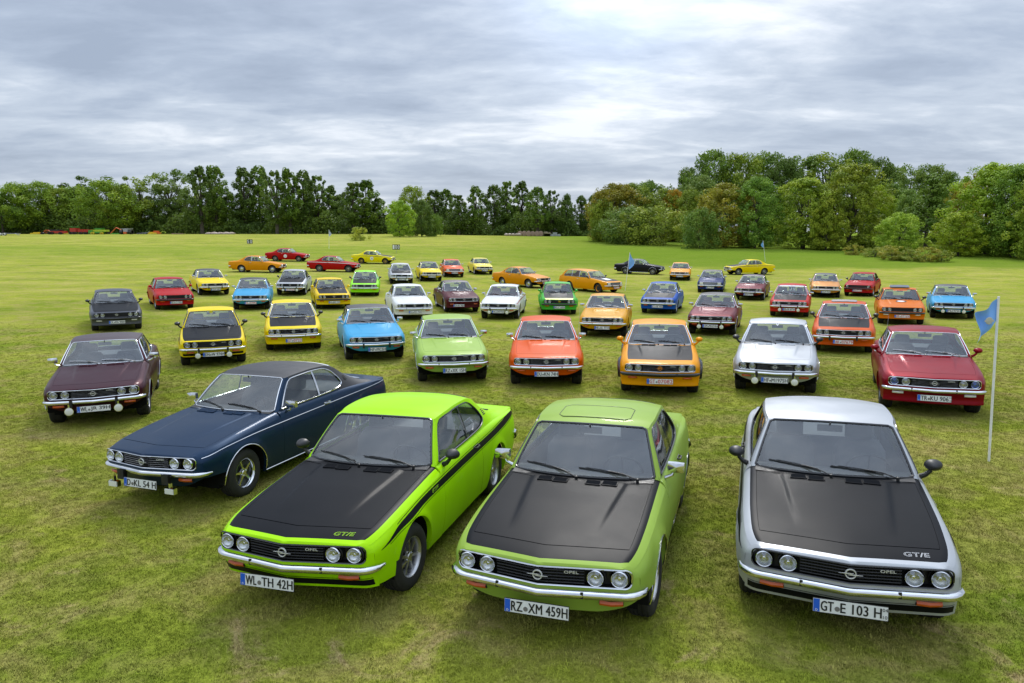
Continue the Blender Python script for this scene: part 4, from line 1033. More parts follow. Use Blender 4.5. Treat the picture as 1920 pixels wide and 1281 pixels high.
def sunroof_mesh(v, kind, paint):
    m = MB(); P = []; R = .05
    def c(y, u): zc = float(v.roofC(u)); s = abs(y)/v.YR(max(u, v.ua[1])); P.append(V((y, u, zc-(zc-v.ZR(max(u, v.ua[1])))*s**2.6)))
    yw, u0, u1 = (.36, 1.99, 2.36) if kind == 'panel' else (.34, 2.02, 2.52)
    for y in np.linspace(-yw+R, yw-R, 9): c(y, u0)
    for u in np.linspace(u0+R, u1-R, 6): c(yw, u)
    for y in np.linspace(yw-R, -yw+R, 9): c(y, u1)
    for u in np.linspace(u1-R, u0+R, 6): c(-yw, u)
    if kind == 'panel': m.tube(P, .0035, 5, 0, closed=True); return m.mesh('sunroof', [BLACKP])
    lift = .0 if kind == 'low' else .03
    P2 = [(p[0], p[1], p[2]+.018+lift*(1+1.2*(p[1]-1.2)/.5)) for p in P]; n = len(P2); m.poly(P2, 0); m.grid([[a, (a[0], a[1], a[2]-.014)] for a in P2+[P2[0]]], 1)
    return m.mesh('sunroof', [GLASSF if kind == 'low' else BLACKG, BLACKP], 30)
def ascona_grille(slat):
    m = MB(); yy = np.linspace(-.672, .672, 29); m.grid([[V((y, nose_u(abs(y))+.055, z)) for z in (.53, .682-.025*max(0, abs(y)-.6)/.07)] for y in yy], 0)
    m.tube(grille_outline(), .007, 6, 1, closed=True); m.tube([V((y, nose_u(abs(y))+.004, .607)) for y in np.linspace(-.42, .42, 15)], .006, 5, 1)
    for y in (-.43, .43): m.box(y-.005, y+.005, nose_u(y)-.8, nose_u(y)-.75, GZ0, GZ1, 1)
    g = m.mesh('grille_panel', [BLACKP, CHROME if slat == 'silver' else BLACKG])
    m = MB(); m.box(-.098, .098, .010, .05, -.062, .062, 0); G = [[(x, -.002-.016*(1-(x/.1)**2)*(1-(z/.07)**2), z) for z in np.linspace(-.060, .060, 5)] for x in np.linspace(-.095, .095, 7)]; m.grid(G, 1)
    h = m.mesh('headlight', [CHROME, CLEARL]); return g, h

# ------------------------------------------------------------------ the cars, as they stand
LIME = (.36, .72, .002); LGREEN = (.275, .405, .06); SILVER = (.46, .475, .495); NAVY = (.011, .030, .066); MAROON = (0.0456, 0.00912, 0.0152); YELLOW = (.80, .60, .002); OCHRE = (.70, .26, .002)
ORANGE = (.66, .085, .001); AMBERY = (.76, .30, .002); SKYB = (.045, .32, .56); RED = (.42, .005, .004); CARM = (.24, .004, .012); WHT = (.70, .70, .68); BLK = (.010, .010, .012); BLUE = (.004, .07, .36); DBLUE = (.005, .018, .11); BRONZE = (.60, .26, .06); GREEN = (.06, .42, .03); BURG = (.125, .004, .011); DGREY = (.085, .09, .11); BRT = (.30, .80, .01)
G0 = 'classic coupes parked on the grass'
def sticker_green(root, add, v):
    m = MB(); m.lathe([(0, 0), (0, .045)], 20, 'Y'); 
def hood_roundel(root, add, v):
    m = MB(); 
    for r0, r1, mt in ((.0, .13, 0), (.13, .19, 1)):
        m.grid([[V((r*math.cos(t), .95+r*math.sin(t), TOPz(.95+r*math.sin(t), r*math.cos(t))+.0175)) for t in np.linspace(0, 2*PI, 28, endpoint=False)] for r in (r0+.001, (r0+r1)/2, r1)], mt, closed=True)
    add('hood_roundel', m.mesh('hood_roundel', [WHITE, INKB]))
def screen_strip(root, add, v):
    m = MB(); m.grid([[(lambda p: (p[0], p[1]-.004, p[2]+.003))(V(WS(a, b))) for a in np.linspace(-.93, .93, 13)] for b in (.86, .975)], 0); add('windscreen_sticker', m.mesh('windscreen_sticker', [WHITE]))
def screen_strip_o(root, add, v):
    m = MB(); m.grid([[(lambda p: (p[0], p[1]-.004, p[2]+.003))(V(WS(a, b))) for a in np.linspace(-.45, .45, 9)] for b in (.86, .965)], 0); add('windscreen_sticker', m.mesh('windscreen_sticker', [principled('orange_film', (.8, .16, .02), .4)]))
def pennant(root, add, v):
    m = MB(); p = [(lambda q: (q[0], q[1]-.004, q[2]+.003))(V(WS(a, b))) for a, b in ((-.06, .975), (.06, .975), (0, .86))]; m.poly(p, 0); add('windscreen_sticker', m.mesh('windscreen_sticker', [WHITE]))
def disc(root, add, v):
    m = MB(); q = V(WS(0, .90)); m.lathe([(q[1]-.01, .0), (q[1]-.01, .045)], 18, 'Y', (0, 0, q[2]), 0); add('windscreen_sticker', m.mesh('windscreen_sticker', [principled('yellow_sticker', (.8, .7, .02), .4)]))
def white_stripe_hood(root, add, v):
    m = MB(); m.grid([[V((y, u, TOPz(u, y)+bulge(u, y)+.003)) for y in np.linspace(-.22, .22, 9)] for u in np.linspace(.55, 1.05, 8)], 0); add('hood_sticker', m.mesh('hood_sticker', [WHITE]))
def helm(col_, nm, loc):
    def f(root, add, v): pass
    return f
CARS = [
 ('sports_coupe', 'bright lime coupe with black bonnet and black side stripe, plate WL TH 42H', -1.601, 6.020, -16.1, LIME, dict(black='full', trim='black', mirror='black', rim='alloy', stripe='gte', arch=False, over=False, ptext='WL|TH 42H', apron=True, plate_x=-.13, gte=(.45, .85, .01), steer=-4, pw=.50)),
 ('sports_coupe', 'light green coupe with black bonnet and closed sunroof, plate RZ XM 459H', .452, 5.550, -18.5, LGREEN, dict(black='full', trim='black', frame='chrome', mirror='chrome', rim='alloy', arch=True, over=False, ptext='RZ|XM 459H', plate_x=0, sunroof='panel', steer=-3, side_chrome=True)),
 ('sports_coupe', 'silver coupe with black bonnet lettered GT/E, rightmost car of the front row', 2.710, 5.454, -19.3, SILVER, dict(metal=True, black='full', trim='black', mirror='black', rim='alloy', stripe='gte', arch=False, over=False, ptext='GT|E 103 H', apron=True, stamp=('04', '10'), gte=(.75, .75, .76), plate_x=.0)),
 ('coupe', 'dark blue coupe with black vinyl roof and chrome trim, leftmost car of the front row', -3.960, 8.446, -20.1, NAVY, dict(metal=True, roofmat=VINYL, mirror='chrome', rim='rostyle', waist=True, over='big', fog='square', ptext='D|KL 54 H', slat='silver', steer=3)),
 ('coupe', 'crimson red coupe with blue tinted headlamps, plate TR KU 906, beside the near flag pole', 7.404, 12.130, -24.9, CARM, dict(metal=True, mirror='paint', rim='alloy', spoiler='paint', over=False, ind='clear', ptext='TR|KU 906', stamp=('04', '10'), slat='silver', blue_lamps=True, aerial=-1, wiper='silver', arch=False)),
 ('coupe', 'dark maroon coupe with maroon roof and round fog lamps, plate WL JR 39H', -7.342, 12.181, 23.2, MAROON, dict(metal=True, roofmat=VINYLM, rim='alloy', fog='round', ptext='WL|JR 39H', slat='silver', wiper='silver')),
 ('coupe', 'orange coupe with chrome trim facing the camera, plate DU KN 74H', .750, 15.005, -2.5, ORANGE, dict(over=False, ptext='DU|KN 74H', slat='silver', aerial=1, arch=False)),
 ('coupe', 'pale green coupe without black bonnet, plate RZ XK 15H, left of the orange one', -1.362, 15.534, 9.1, (.31, .46, .08), dict(over=False, ptext='RZ|XK 15H', slat='silver')),
 ('sports_coupe', 'amber yellow coupe with black bonnet, wide black arches and red plate number GT 07082', 3.023, 14.049, -11.1, AMBERY, dict(black='hood', mirror='paint', rim='alloy', bumper='black', over=False, spoiler='paint', ptext='GT|07082', red=True, pw=.50, slat='silver', emblem='orange', lip='black', arch=False)),
 ('coupe', 'plain silver coupe with two round fog lamps and black mirrors, plate HF M 1975H', 5.374, 13.979, -21.4, SILVER, dict(metal=True, mirror='black', fog='round', ptext='HF|M1975H', slat='silver', extra=pennant)),
 ('coupe', 'slate silver coupe with black bonnet and dark windscreen, leftmost of its row on the left', -13.935, 24.433, 30.6, DGREY, dict(metal=True, black='full', trim='black', mirror='black', bumper='black', over=False, ind='clear', spoiler='paint', ptext='DL|MA 900H', arch=False, lod=2)),
 ('coupe', 'bright red coupe with red mirrors standing behind the slate silver one on the left', -15.207, 31.306, 32.4, RED, dict(trim='black', mirror='paint', bumper='black', over=False, ptext='SI|O 90H', arch=False, lod=2, emblem=None, spoiler='paint')),
 ('coupe', 'yellow coupe with black vinyl roof at far left behind the red one', -16.332, 38.152, 32.0, YELLOW, dict(roofmat=VINYL, ptext='LG|M 500H', lod=2)),
 ('sports_coupe', 'yellow coupe with black bonnet and two round fog lamps, plate DN W 974H', -7.746, 17.873, 23.5, YELLOW, dict(black='full', trim='black', mirror='black', fog='round', stripe='gte', apron=True, ptext='DN|W 974H', arch=False, extra=disc)),
 ('coupe', 'sky blue coupe with black roof and red plate number, behind two yellow ones', -11.819, 31.643, 16.3, SKYB, dict(roofmat=VINYL, over=False, ptext='OL|07093', red=True, lod=2, wiper='silver')),
 ('coupe', 'silver coupe with black bonnet, round fog lamps and red plate number at left back', -12.259, 38.872, 10.2, SILVER, dict(metal=True, black='hood', fog='round', ptext='OL|07322', red=True, lod=2, mirror='black', trim='black')),
 ('coupe', 'yellow coupe with black bonnet panel and plain yellow nose, red plate number GT 0722', -6.439, 20.360, 18.1, YELLOW, dict(black='hood', mirror='black', over=False, ptext='GT|0722', red=True, pw=.44, slat='silver', arch=False, spoiler='paint')),
 ('coupe', 'sky blue coupe with black vinyl roof and chrome trim, plate NF MC 5H', -3.737, 18.648, 17.0, SKYB, dict(metal=False, roofmat=VINYL, ptext='NF|MC5H', pw=.46, slat='silver', over=True)),
 ('coupe', 'deep yellow coupe with yellow mirrors and black bumper, fourth row left', -8.348, 32.390, 19.6, (.80, .54, .002), dict(black='hood', trim='black', mirror='paint', bumper='black', over=False, ptext='HG|BM 72H', spoiler='paint', arch=False, lod=2)),
 ('coupe', 'bright green coupe with black bonnet and no number plate', -8.239, 39.090, 9.9, BRT, dict(black='hood', mirror='black', over=False, spoiler='paint', arch=False, lod=2)),
 ('coupe', 'small silver coupe with black bonnet far back, left of two yellow and orange ones', -7.607, 48.008, 11.6, SILVER, dict(metal=True, black='hood', fog='round', ptext='MS|M 76H', lod=3)),
 ('coupe', 'white coupe with deep white front apron and chrome bumper, in front of the maroon one', -4.094, 28.475, 16.0, WHT, dict(over=False, ptext='SU|MZ 72H', spoiler='paint', lod=2, stripe=None, arch=True)),
 ('coupe', 'dark maroon coupe without front bumper,  maroon vinyl roof in the middle', -2.313, 31.455, 15.0, (.085, .012, .016), dict(roofmat=VINYLM, bumper=None, spoiler='paint', ptext='KA|RV 90H', plate_x=-.25, lod=2, wiper='silver', mirror='chrome')),
 ('coupe', 'yellow coupe with dark vinyl roof and silver grille, far back beside the orange saloon', -5.918, 50.858, 13.4, YELLOW, dict(roofmat=VINYL, ptext='HH|AS 70H', lod=3, slat='silver')),
 ('saloon_car', 'small orange two-door saloon with rectangular headlamps, far back between two yellow cars', -4.628, 55.339, 12.1, ORANGE, dict(kind='saloon', slat='silver', ptext='KR|A 71H', lod=3, over=False)),
 ('coupe', 'pale yellow coupe at the very back of the middle rows', -2.453, 59.176, 13.4, (.78, .64, .06), dict(ptext='D|MA 73H', lod=3)),
 ('coupe', 'white coupe with thin red side stripe, round fog lamps and red seats', -.473, 28.732, -6.3, WHT, dict(fog='round', ptext='OO|OM775H', stripe='red', seats='red', lod=2, arch=True)),
 ('coupe', 'orange ochre coupe seen three quarters from its right side, next to the estate car', 1.588, 46.335, 45.3, OCHRE, dict(ptext='|' if False else 'MK|M 71H', rim='cap', lod=2, arch=False, steer=0)),
 ('estate_car', 'ochre estate car with black bonnet, white bonnet panel and orange front wheels', 5.804, 43.020, 40.0, AMBERY, dict(kind='wagon', black='hood', mirror='black', rim='orange', slat='silver', ptext='HB|07123', red=True, lod=2, extra=white_stripe_hood, spoiler='paint', arch=False)),
 ('coupe', 'green and yellow rally coupe with yellow mirrors and flared green arches', 2.053, 30.780, -1.2, GREEN, dict(black='hood', nose=(.80, .70, .01), mirror='paint', mirror_col=(.85, .72, .02), bumper='black', over=False, spoiler='paint', emblem='yellow', ptext='MG|C 600H', trim='black', arch=False, lod=2, lip='paint', aerial=0)),
 ('coupe', 'ochre yellow coupe with silver wipers, plate NR AL 771H, middle of the field', 3.095, 23.296, -12.0, (.64, .30, .003), dict(over=False, ptext='NR|AL 771H', slat='silver', wiper='silver', lod=1, arch=False)),
 ('coupe', 'bright blue coupe with black bonnet and blue spoiler', 6.630, 31.276, -18.7, BLUE, dict(black='hood', over=False, spoiler='paint', ptext='CL|SE 400', wiper='silver', lod=2)),
 ('coupe', 'black coupe seen from its right side behind the small blue flag', 12.511, 61.453, 64.3, BLK, dict(lod=3, roofmat=VINYL, rim='alloy')),
 ('coupe', 'small amber yellow coupe facing the camera right of the black one', 13.114, 54.695, -14.7, AMBERY, dict(ptext='AB|M 74H', lod=3, over=False, arch=False)),
 ('saloon_car', 'dark blue saloon with black vinyl roof, chrome grille and rectangular headlamps', 12.450, 43.786, -18.6, DBLUE, dict(kind='saloon', slat='silver', roofmat=VINYL, ptext='UL|J 500H', lod=2, over=False, spoiler='paint')),
 ('coupe', 'burgundy coupe leaning nose up, right of the dark blue saloon', 13.158, 38.559, -24.6, BURG, dict(metal=True, roofmat=VINYLM, ptext='SB|M 675H', lod=2)),
 ('sports_coupe', 'yellow coupe with black waist stripe seen from its left side by the bank', 19.671, 61.978, -80.0, YELLOW, dict(black='hood', stripe='thin', lod=3, arch=False, ptext='HH|M 72H')),
 ('coupe', 'burgundy coupe with black vinyl roof and round fog lamps, plate OM MH 74H', 6.850, 23.661, -21.2, BURG, dict(metal=True, roofmat=VINYL, fog='round', ptext='OM|MH74H', slat='black', lod=1, seats='red')),
 ('coupe', 'red coupe with black bonnet and white windscreen strip, round fog lamps', 11.921, 29.853, -23.8, (.48, .014, .006), dict(black='hood', fog='round', ptext='MR|SR 873H', lod=2, extra=screen_strip, spoiler='paint', arch=False)),
 ('coupe', 'bronze gold coupe with dark vinyl roof far right, beside the red saloon', 18.175, 40.498, -22.1, BRONZE, dict(metal=True, roofmat=VINYL, ptext='DU|M 750H', lod=2, over=False, wiper='silver', aerial=1)),
 ('saloon_car', 'red saloon with round headlamps, black bumper and deep red spoiler', 20.621, 41.443, -34.0, RED, dict(kind='saloon', slat='black', emblem='round', mirror='black', trim='black', bumper='black', over=False, spoiler='paint', ptext='UN|07160', red=True, lod=2, arch=False)),
 ('coupe', 'orange coupe with raised glass roof hatch and round emblem on its bonnet', 14.904, 26.634, -25.2, (.66, .155, .002), dict(trim='black', mirror='black', bumper='black', over=False, ind='clear', spoiler='paint', ptext='WW|07166', red=True, sunroof='up', lod=2, emblem=None, arch=False, extra=lambda r, a, v: (hood_roundel(r, a, v), screen_strip_o(r, a, v)), rim='orange')),
 ('coupe', 'sky blue coupe with black vinyl roof and round fog lamps, rightmost car of the field', 18.204, 28.765, -28.2, SKYB, dict(roofmat=VINYL, fog='round', ptext='PI|1972H', lod=2, aerial=-1)),
 ('sports_coupe', 'orange coupe with black bonnet and glass roof hatch, red plate number AK 07679', 9.301, 19.406, -24.9, (.60, .085, .003), dict(black='hood', mirror='black', ptext='AK|07679', red=True, sunroof='low', spoiler='paint', arch=False)),
 ('coupe', 'amber coupe with hub caps seen from its right side, far left at the back', -19.100, 56.562, 90.4, OCHRE, dict(lod=3, rim='cap', arch=False)),
 ('coupe', 'red coupe with a white door roundel, rearmost at the left', -21.789, 72.588, 88.2, RED, dict(lod=3, rim='alloy', arch=False, roundel='1')),
 ('coupe', 'red coupe with white waist stripe seen from its right side', -13.652, 59.225, 89.6, RED, dict(lod=3, rim='alloy', stripe='white', arch=False)),
 ('sports_coupe', 'yellow coupe with white door roundel, black bonnet and gold wheels at the back', -12.709, 71.356, 86.9, (.80, .68, .004), dict(lod=3, rim='gold', stripe='thin', black='hood', arch=False, roundel='73')),
]
NCARS = []
for row in CARS:
    name, label, x, y, yaw, col, kw = row; kw = dict(kw); kw.pop('side_chrome', None)
    NCARS.append(make_car(name, label, G0, x, y, yaw, col, **kw))
ORD = ['first', 'second', 'third', 'fourth', 'fifth', 'sixth', 'seventh', 'eighth', 'ninth', 'tenth', 'eleventh', 'twelfth', 'thirteenth', 'fourteenth', 'fifteenth', 'sixteenth', 'seventeenth', 'eighteenth']

# ------------------------------------------------------------------ flag poles, number boards
POLE = add_dirt(principled('white_pole', (.82, .82, .79), .5), 8, .15, .1)
FLAGB = principled('blue_flag_cloth', (.20, .42, .85), .8); FLAGW = principled('pale_flag_cloth', (.45, .48, .62), .8)
def flag_pole(px, Y, h, lean, label, flag=None, fmat=None, fh=.5, side=-1, r=.012, gate=None):
    X = at(px, Y); root = empty('golf_flag', (X, Y, tz(X, Y)), (0, lean, 0)); tag(root, label, 'flag', 'golf flags on the field')
    m = MB(); m.tube([(0, 0, -.05), (0, 0, h/2), (0, 0, h)], r, 8); obj('pole', m.mesh('pole', [POLE]), root)
    if flag:
        m = MB(); G = []
        if flag == 'hang':
            # cloth fastened along the top of the pole, blown out and folded down
            rows = 13; cols_ = 15
            for i in range(rows):
                t = i/(rows-1); row = []
                for j in range(cols_):
                    s = j/(cols_-1); z = h-.02-fh*.62*t - s*(fh*.86)*(.55+.25*t) ; w = s*fh*(.62-.10*math.sin(PI*t)*s)
                    yy = .035*math.sin(s*9+t*2.2)*(.3+s)+.03*math.sin(t*6)*s
                    row.append((side*w, yy, z+.025*math.sin(s*7+1)*s))
                G.append(row)
            m.grid(G, 0)
        else:
            for i in range(7):
                t = i/6; G.append([(side*(.02+s*fh*.42*math.sin(PI*min(1, t*.9+.05))), .03*math.sin(5*t+6*s), h-.02-fh*t-.25*fh*s) for s in np.linspace(0, 1, 6)])
            m.grid(G, 0)
        me = m.mesh('flag', [fmat or FLAGB], 80); f = obj('flag_cloth', me, root)
        if flag == 'hang':
            cr = MB(); c = (side*fh*.30, -.05, h-.02-fh*.62); cr.lathe([(-.004, .0), (-.004, .045), (.0, .05)], 8, 'Y', c, 0); cr.box(c[0]-.06, c[0]+.06, -.058, -.052, c[2]-.012, c[2]+.012, 0)
            obj('crest', cr.mesh('crest', [principled('crest_cream', (.5, .48, .40), .7)]), f)
    return root
flag_pole(1854, 9.02, 2.22, -.045, 'near flag pole with a blue flag hanging beside the crimson car', 'hang', fh=.46, side=-1, r=.015)
flag_pole(1172, 44.5, 2.45, .10, 'leaning pole with a blue flag in front of the black coupe', 'tri', fh=.85, side=1, r=.016)
flag_pole(1435, 78, 2.35, -.16, 'small blue flag on a leaning pole behind the yellow coupe by the bank', 'tri', fh=.6, side=-1, r=.02)
flag_pole(617, 92, 2.5, .03, 'pale flag on a thin white pole far out on the left fairway', 'tri', FLAGW, fh=.7, side=1, r=.02)
BOARD = add_dirt(principled('black_board', (.012, .012, .013), .6), 6, .2, .1)
def board(px, Y, zb, hh, digits, label, wd):
    X = at(px, Y); root = empty('distance_sign', (X, Y, tz(X, Y))); tag(root, label, 'sign', 'driving range distance signs')
    n = len(digits); w = wd/n
    for k, c in enumerate(digits):
        m = MB(); m.box(-wd/2+k*w+.01, -wd/2+(k+1)*w-.01, -.02, .02, zb, zb+hh, 0); p = obj('board', m.mesh('board', [BOARD]), root)
        if c != ' ': obj('numeral', text_mesh(c, WHITE, hh*.78, w*.62, bold=.01, depth=.003), p, (-wd/2+(k+.5)*w, -.022, zb+hh/2))
    m = MB(); m.tube([(0, .03, -.02), (0, .03, zb+hh*.8)], .02, 6); obj('post', m.mesh('post', [STEEL]), root)
board(743, 86, .42, .62, '100', 'black distance board reading 100 on a post', .92)
board(468.5, 104, .10, .62, '50', 'black distance board reading 50 far out on the left', .85)
board(1484, 36.0, .65, .42, '50', 'black range board half hidden behind the red car with the white screen strip', .36)

# ------------------------------------------------------------------ farm machines at the far left, bales in the middle distance
def simple(name, mats): return MB()
PM = {c: add_dirt(principled('machine_'+c, v, .5), 5, .3, .1) for c, v in dict(red=(.50, .035, .02), orange=(.70, .13, .02), yellow=(.75, .52, .02), green=(.06, .30, .03), lime=(.42, .55, .03), grey=(.35, .36, .38), white=(.62, .62, .60), black=(.02, .02, .02), beige=(.42, .33, .26), clay=(.36, .24, .18)).items()}
MY = 166.0
def machine(px, name, label, cat, parts, Y=MY, grp='farm machines parked at the wood edge'):
    X = at(px, Y); root = empty(name, (X, Y, tz(X, Y))); root.scale = (1, 1, .66); tag(root, label, cat, grp)
    for nm, mat, fn in parts:
        m = MB(); fn(m); obj(nm, m.mesh(nm, [PM[mat]], 40), root)
def wheelf(x, r, w=.25): return lambda m: m.lathe([(-w, r*.5), (-w, r), (w, r), (w, r*.5), (w, 0)], 16, 'Y', (x, -.9, r))
def B(*b): return lambda m: m.box(*b)
def rib_box(x0, x1, z0, z1, n=6):
    def f(m):
        m.box(x0, x1, -.8, .8, z0, z1)
        for k in range(n+1): x = lerp(x0, x1, k/n); m.box(x-.03, x+.03, -.86, -.8, z0, z1)
    return f
machine(14, 'car_trailer', 'grey twin-axle car trailer with white wheels at the far left', 'trailer', [('bed', 'grey', lambda m: (m.box(-3.4, 2.2, -1, 1, .55, .72), m.poly([(-3.4, -1, .72), (-3.4, -1, 1.1), (-1.2, -1, .85), (-1.2, -1, .72)]))), ('ramp', 'grey', lambda m: m.tube([(2.2, -.9, .65), (3.2, -.9, .05)], .08, 6)), ('wheel', 'white', wheelf(-.9, .38)), ('wheel', 'white', wheelf(0.0, .38)), ('drawbar', 'grey', lambda m: m.tube([(-3.4, 0, .6), (-4.6, 0, .5)], .07, 6))], 150)
machine(69, 'mower_deck', 'low yellow mower deck, leftmost of the implements', 'machine', [('deck', 'yellow', lambda m: (m.box(-1.1, 1.1, -.7, .7, .15, .5), m.box(-.5, .6, -.5, .5, .5, .75))), ('roller', 'red', lambda m: m.lathe([(1.1, .18), (1.9, .18), (1.9, 0)], 10, 'X', (0, -.4, .25)))])
machine(92, 'hay_rake', 'orange and red rotary rake beside the yellow deck', 'machine', [('frame', 'red', lambda m: (m.box(-1.1, .9, -.2, .2, .5, .7), m.tube([(-.6, 0, .6), (0, 0, 1.5), (.7, 0, .6)], .07, 6))), ('guard', 'orange', lambda m: m.tube([(-.9, -.3, 1.0), (-.5, -.3, 1.45), (.1, -.3, 1.45), (.5, -.3, 1.0)], .12, 6)), ('wheel', 'black', wheelf(-.9, .4)), ('wheel', 'black', wheelf(.7, .45))])
machine(112, 'baler', 'red baler with a black hood', 'machine', [('body', 'red', lambda m: (m.box(-1.5, 1.4, -.9, .9, .4, 1.2), m.poly([(1.4, -.9, .4), (2.2, -.9, .5), (2.2, -.9, .9), (1.4, -.9, 1.2)]))), ('hood', 'black', lambda m: m.box(-1.7, .5, -.95, .8, 1.2, 1.7)), ('wheel', 'black', wheelf(-1.2, .45)), ('wheel', 'black', wheelf(.8, .42)), ('pickup', 'yellow', B(1.5, 2.6, -.7, .5, .15, .5))])
machine(141, 'seed_drill', 'tall red seed drill with green frame on top', 'machine', [('hopper', 'red', lambda m: (m.box(-.7, .7, -.8, .8, .9, 2.2), m.poly([(-.7, -.8, .9), (.7, -.8, .9), (.4, -.8, .4), (-.4, -.8, .4)]))), ('frame', 'green', lambda m: (m.tube([(-1.0, 0, 2.6), (1.1, 0, 2.6)], .08, 6), m.tube([(-.5, 0, 2.2), (-.8, 0, 2.9)], .06, 6), m.tube([(.5, 0, 2.2), (.8, 0, 2.9)], .06, 6), m.tube([(-.6, 0, .9), (-1.5, 0, .4)], .1, 6))), ('wheel', 'black', wheelf(-.4, .45)), ('wheel', 'black', wheelf(.45, .45)), ('tank', 'yellow', B(-2.3, -.9, -.6, .6, .15, .6))])
machine(161, 'tipping_trailer', 'red ribbed tipping trailer next to the seed drill', 'trailer', [('box', 'red', rib_box(-1.3, 1.3, .8, 1.75)), ('wheel', 'black', wheelf(-.6, .42)), ('wheel', 'black', wheelf(.5, .42)), ('drawbar', 'black', lambda m: m.tube([(1.3, 0, .8), (2.1, 0, .5)], .07, 6))])
machine(188, 'combine_harvester', 'green and yellow combine harvester with dark green tank', 'machine', [('body', 'lime', rib_box(-1.6, 1.8, .95, 1.65, 5)), ('tank', 'green', lambda m: (m.box(-.7, .7, -.8, .8, 1.65, 2.1), m.box(-.9, .9, -.85, .7, 2.1, 2.2))), ('header', 'green', lambda m: (m.box(-2.2, -1.2, -1, 1, .35, 1.5), m.box(-1.2, .9, -.8, .6, .45, .95))), ('wheel', 'yellow', wheelf(-1.2, .42)), ('wheel', 'yellow', wheelf(.9, .36))])
machine(219, 'loader_arm', 'orange folded loader arm over a green cutter', 'machine', [('arm', 'orange', lambda m: m.tube([(-1.4, 0, .3), (0, 0, 2.4), (1.7, 0, 1.1)], .16, 6)), ('cutter', 'green', lambda m: (m.box(-.9, .9, -.6, .6, .12, .5), m.box(-1.3, .2, -.5, .5, .1, .3)))])
machine(238, 'tractor', 'tractor seen from behind with white roof bars and large black tyres', 'tractor', [('body', 'grey', lambda m: (m.box(-.5, .5, -.6, 1.6, .8, 1.5), m.box(-.6, .6, -.5, .8, 1.5, 1.8))), ('roof', 'white', lambda m: (m.box(-1.2, -.6, -.4, .6, 1.85, 2.0), m.box(.6, 1.2, -.4, .6, 1.85, 2.0), m.box(-.2, .2, -.4, .4, 1.9, 2.05))), ('hitch', 'orange', B(-.3, .35, -.95, -.6, .2, .9)), ('wheel', 'black', lambda m: m.lathe([(-1.35, .5), (-1.35, .8), (-.75, .8), (-.75, 0)], 18, 'X', (0, 0, .8))), ('wheel', 'black', lambda m: m.lathe([(.75, 0), (.75, .8), (1.35, .8), (1.35, .5)], 18, 'X', (0, 0, .8)))])
machine(268, 'disc_harrow', 'low grey harrow right of the tractor', 'machine', [('frame', 'grey', lambda m: (m.tube([(-1.5, 0, .4), (1.4, 0, .6)], .08, 6), m.tube([(-1.2, -.4, .35), (1.2, -.4, .3)], .1, 6), m.tube([(1.1, 0, .5), (1.5, 0, 1.0)], .06, 6))), ('disc', 'black', lambda m: [m.lathe([(x-.03, .28), (x+.03, .28), (x+.03, 0)], 10, 'X', (0, -.4, .28)) for x in np.linspace(-1.1, 1.1, 7)])])
machine(290, 'flail_mower', 'orange and yellow flail mower beside the harrow', 'machine', [('deck', 'yellow', lambda m: (m.box(-1.2, .8, -.7, .7, .15, .65), m.box(-1.0, -.3, -.5, .5, .65, .85))), ('gearbox', 'orange', lambda m: (m.box(0, .9, -.5, .5, .5, 1.25), m.box(.6, 1.4, -.6, .4, .2, .8))), ('drive', 'lime', lambda m: m.tube([(1.4, 0, .5), (1.9, 0, 1.05), (2.5, 0, .85), (2.6, 0, .4)], .09, 6))])
machine(333, 'pallet_stack', 'low reddish stack of planks at the right end of the machines', 'stack', [('planks', 'clay', lambda m: [m.box(-1.2, 1.2, -.5, .5, .05+.13*k, .14+.13*k) for k in range(3)])])
def rock(m, cx, cz, r, seed):
    rg = np.random.default_rng(seed); G = []
    for t in np.linspace(0, PI, 7): G.append([(cx+r*math.sin(t)*math.cos(a)*rg.uniform(.75, 1.1), r*.8*math.sin(t)*math.sin(a), cz+r*.7*math.cos(t)*rg.uniform(.85, 1.05)) for a in np.linspace(0, 2*PI, 9, endpoint=False)])
    m.grid(G, 0, closed=True)
for k, px in enumerate((392, 402, 413, 424, 434)):
    X = at(px, 168); m = MB(); rock(m, 0, .25, 1.0+.15*(k % 2), 40+k); o = obj('boulder', m.mesh('boulder', [PM['beige']], 30), None, (X, 168, tz(X, 168))); o.scale = (1, 1, .55); tag(o, ['pale flat boulder at the left end of the stone row', 'pale boulder second from the left in the stone row', 'pale boulder in the middle of the stone row', 'pale boulder fourth from the left in the stone row', 'pale boulder at the right end of the stone row'][k], 'boulder', 'pale stones in front of the wood')
def bale_mesh():
    m = MB(); m.lathe([(-.6, 0), (-.6, .5), (-.58, .6), (-.3, .62), (0, .60), (.3, .62), (.58, .6), (.6, .5), (.6, 0)], 20, 'Y'); return m.mesh('bale', [PM['clay']], 40)
bm_ = bale_mesh(); bp_ = [(975, 0), (983, 0), (991, 0), (999, 0), (1007, 0), (1014, 0)]
for k, (px, l) in enumerate(bp_):
    X = at(px, 172); o = obj('round_bale', bm_, None, (X, 172+.2*(k % 2), tz(X, 172)+.6)); o.scale = (1, 1, 1.0+.05*(k % 3)); tag(o, 'brown round bale, %s from the left in the row of bales' % ORD[k], 'bale', 'row of brown round bales')
X = at(962, 171); m = MB(); [rock(m, dx, .3, .55, 60+i) for i, dx in enumerate((-1.6, -.8, 0, .9, 1.5))]; o = obj('rubble_heap', m.mesh('rubble_heap', [PM['beige']], 30), None, (X, 171, tz(X, 171))); tag(o, 'low pinkish rubble heap left of the round bales', 'heap')
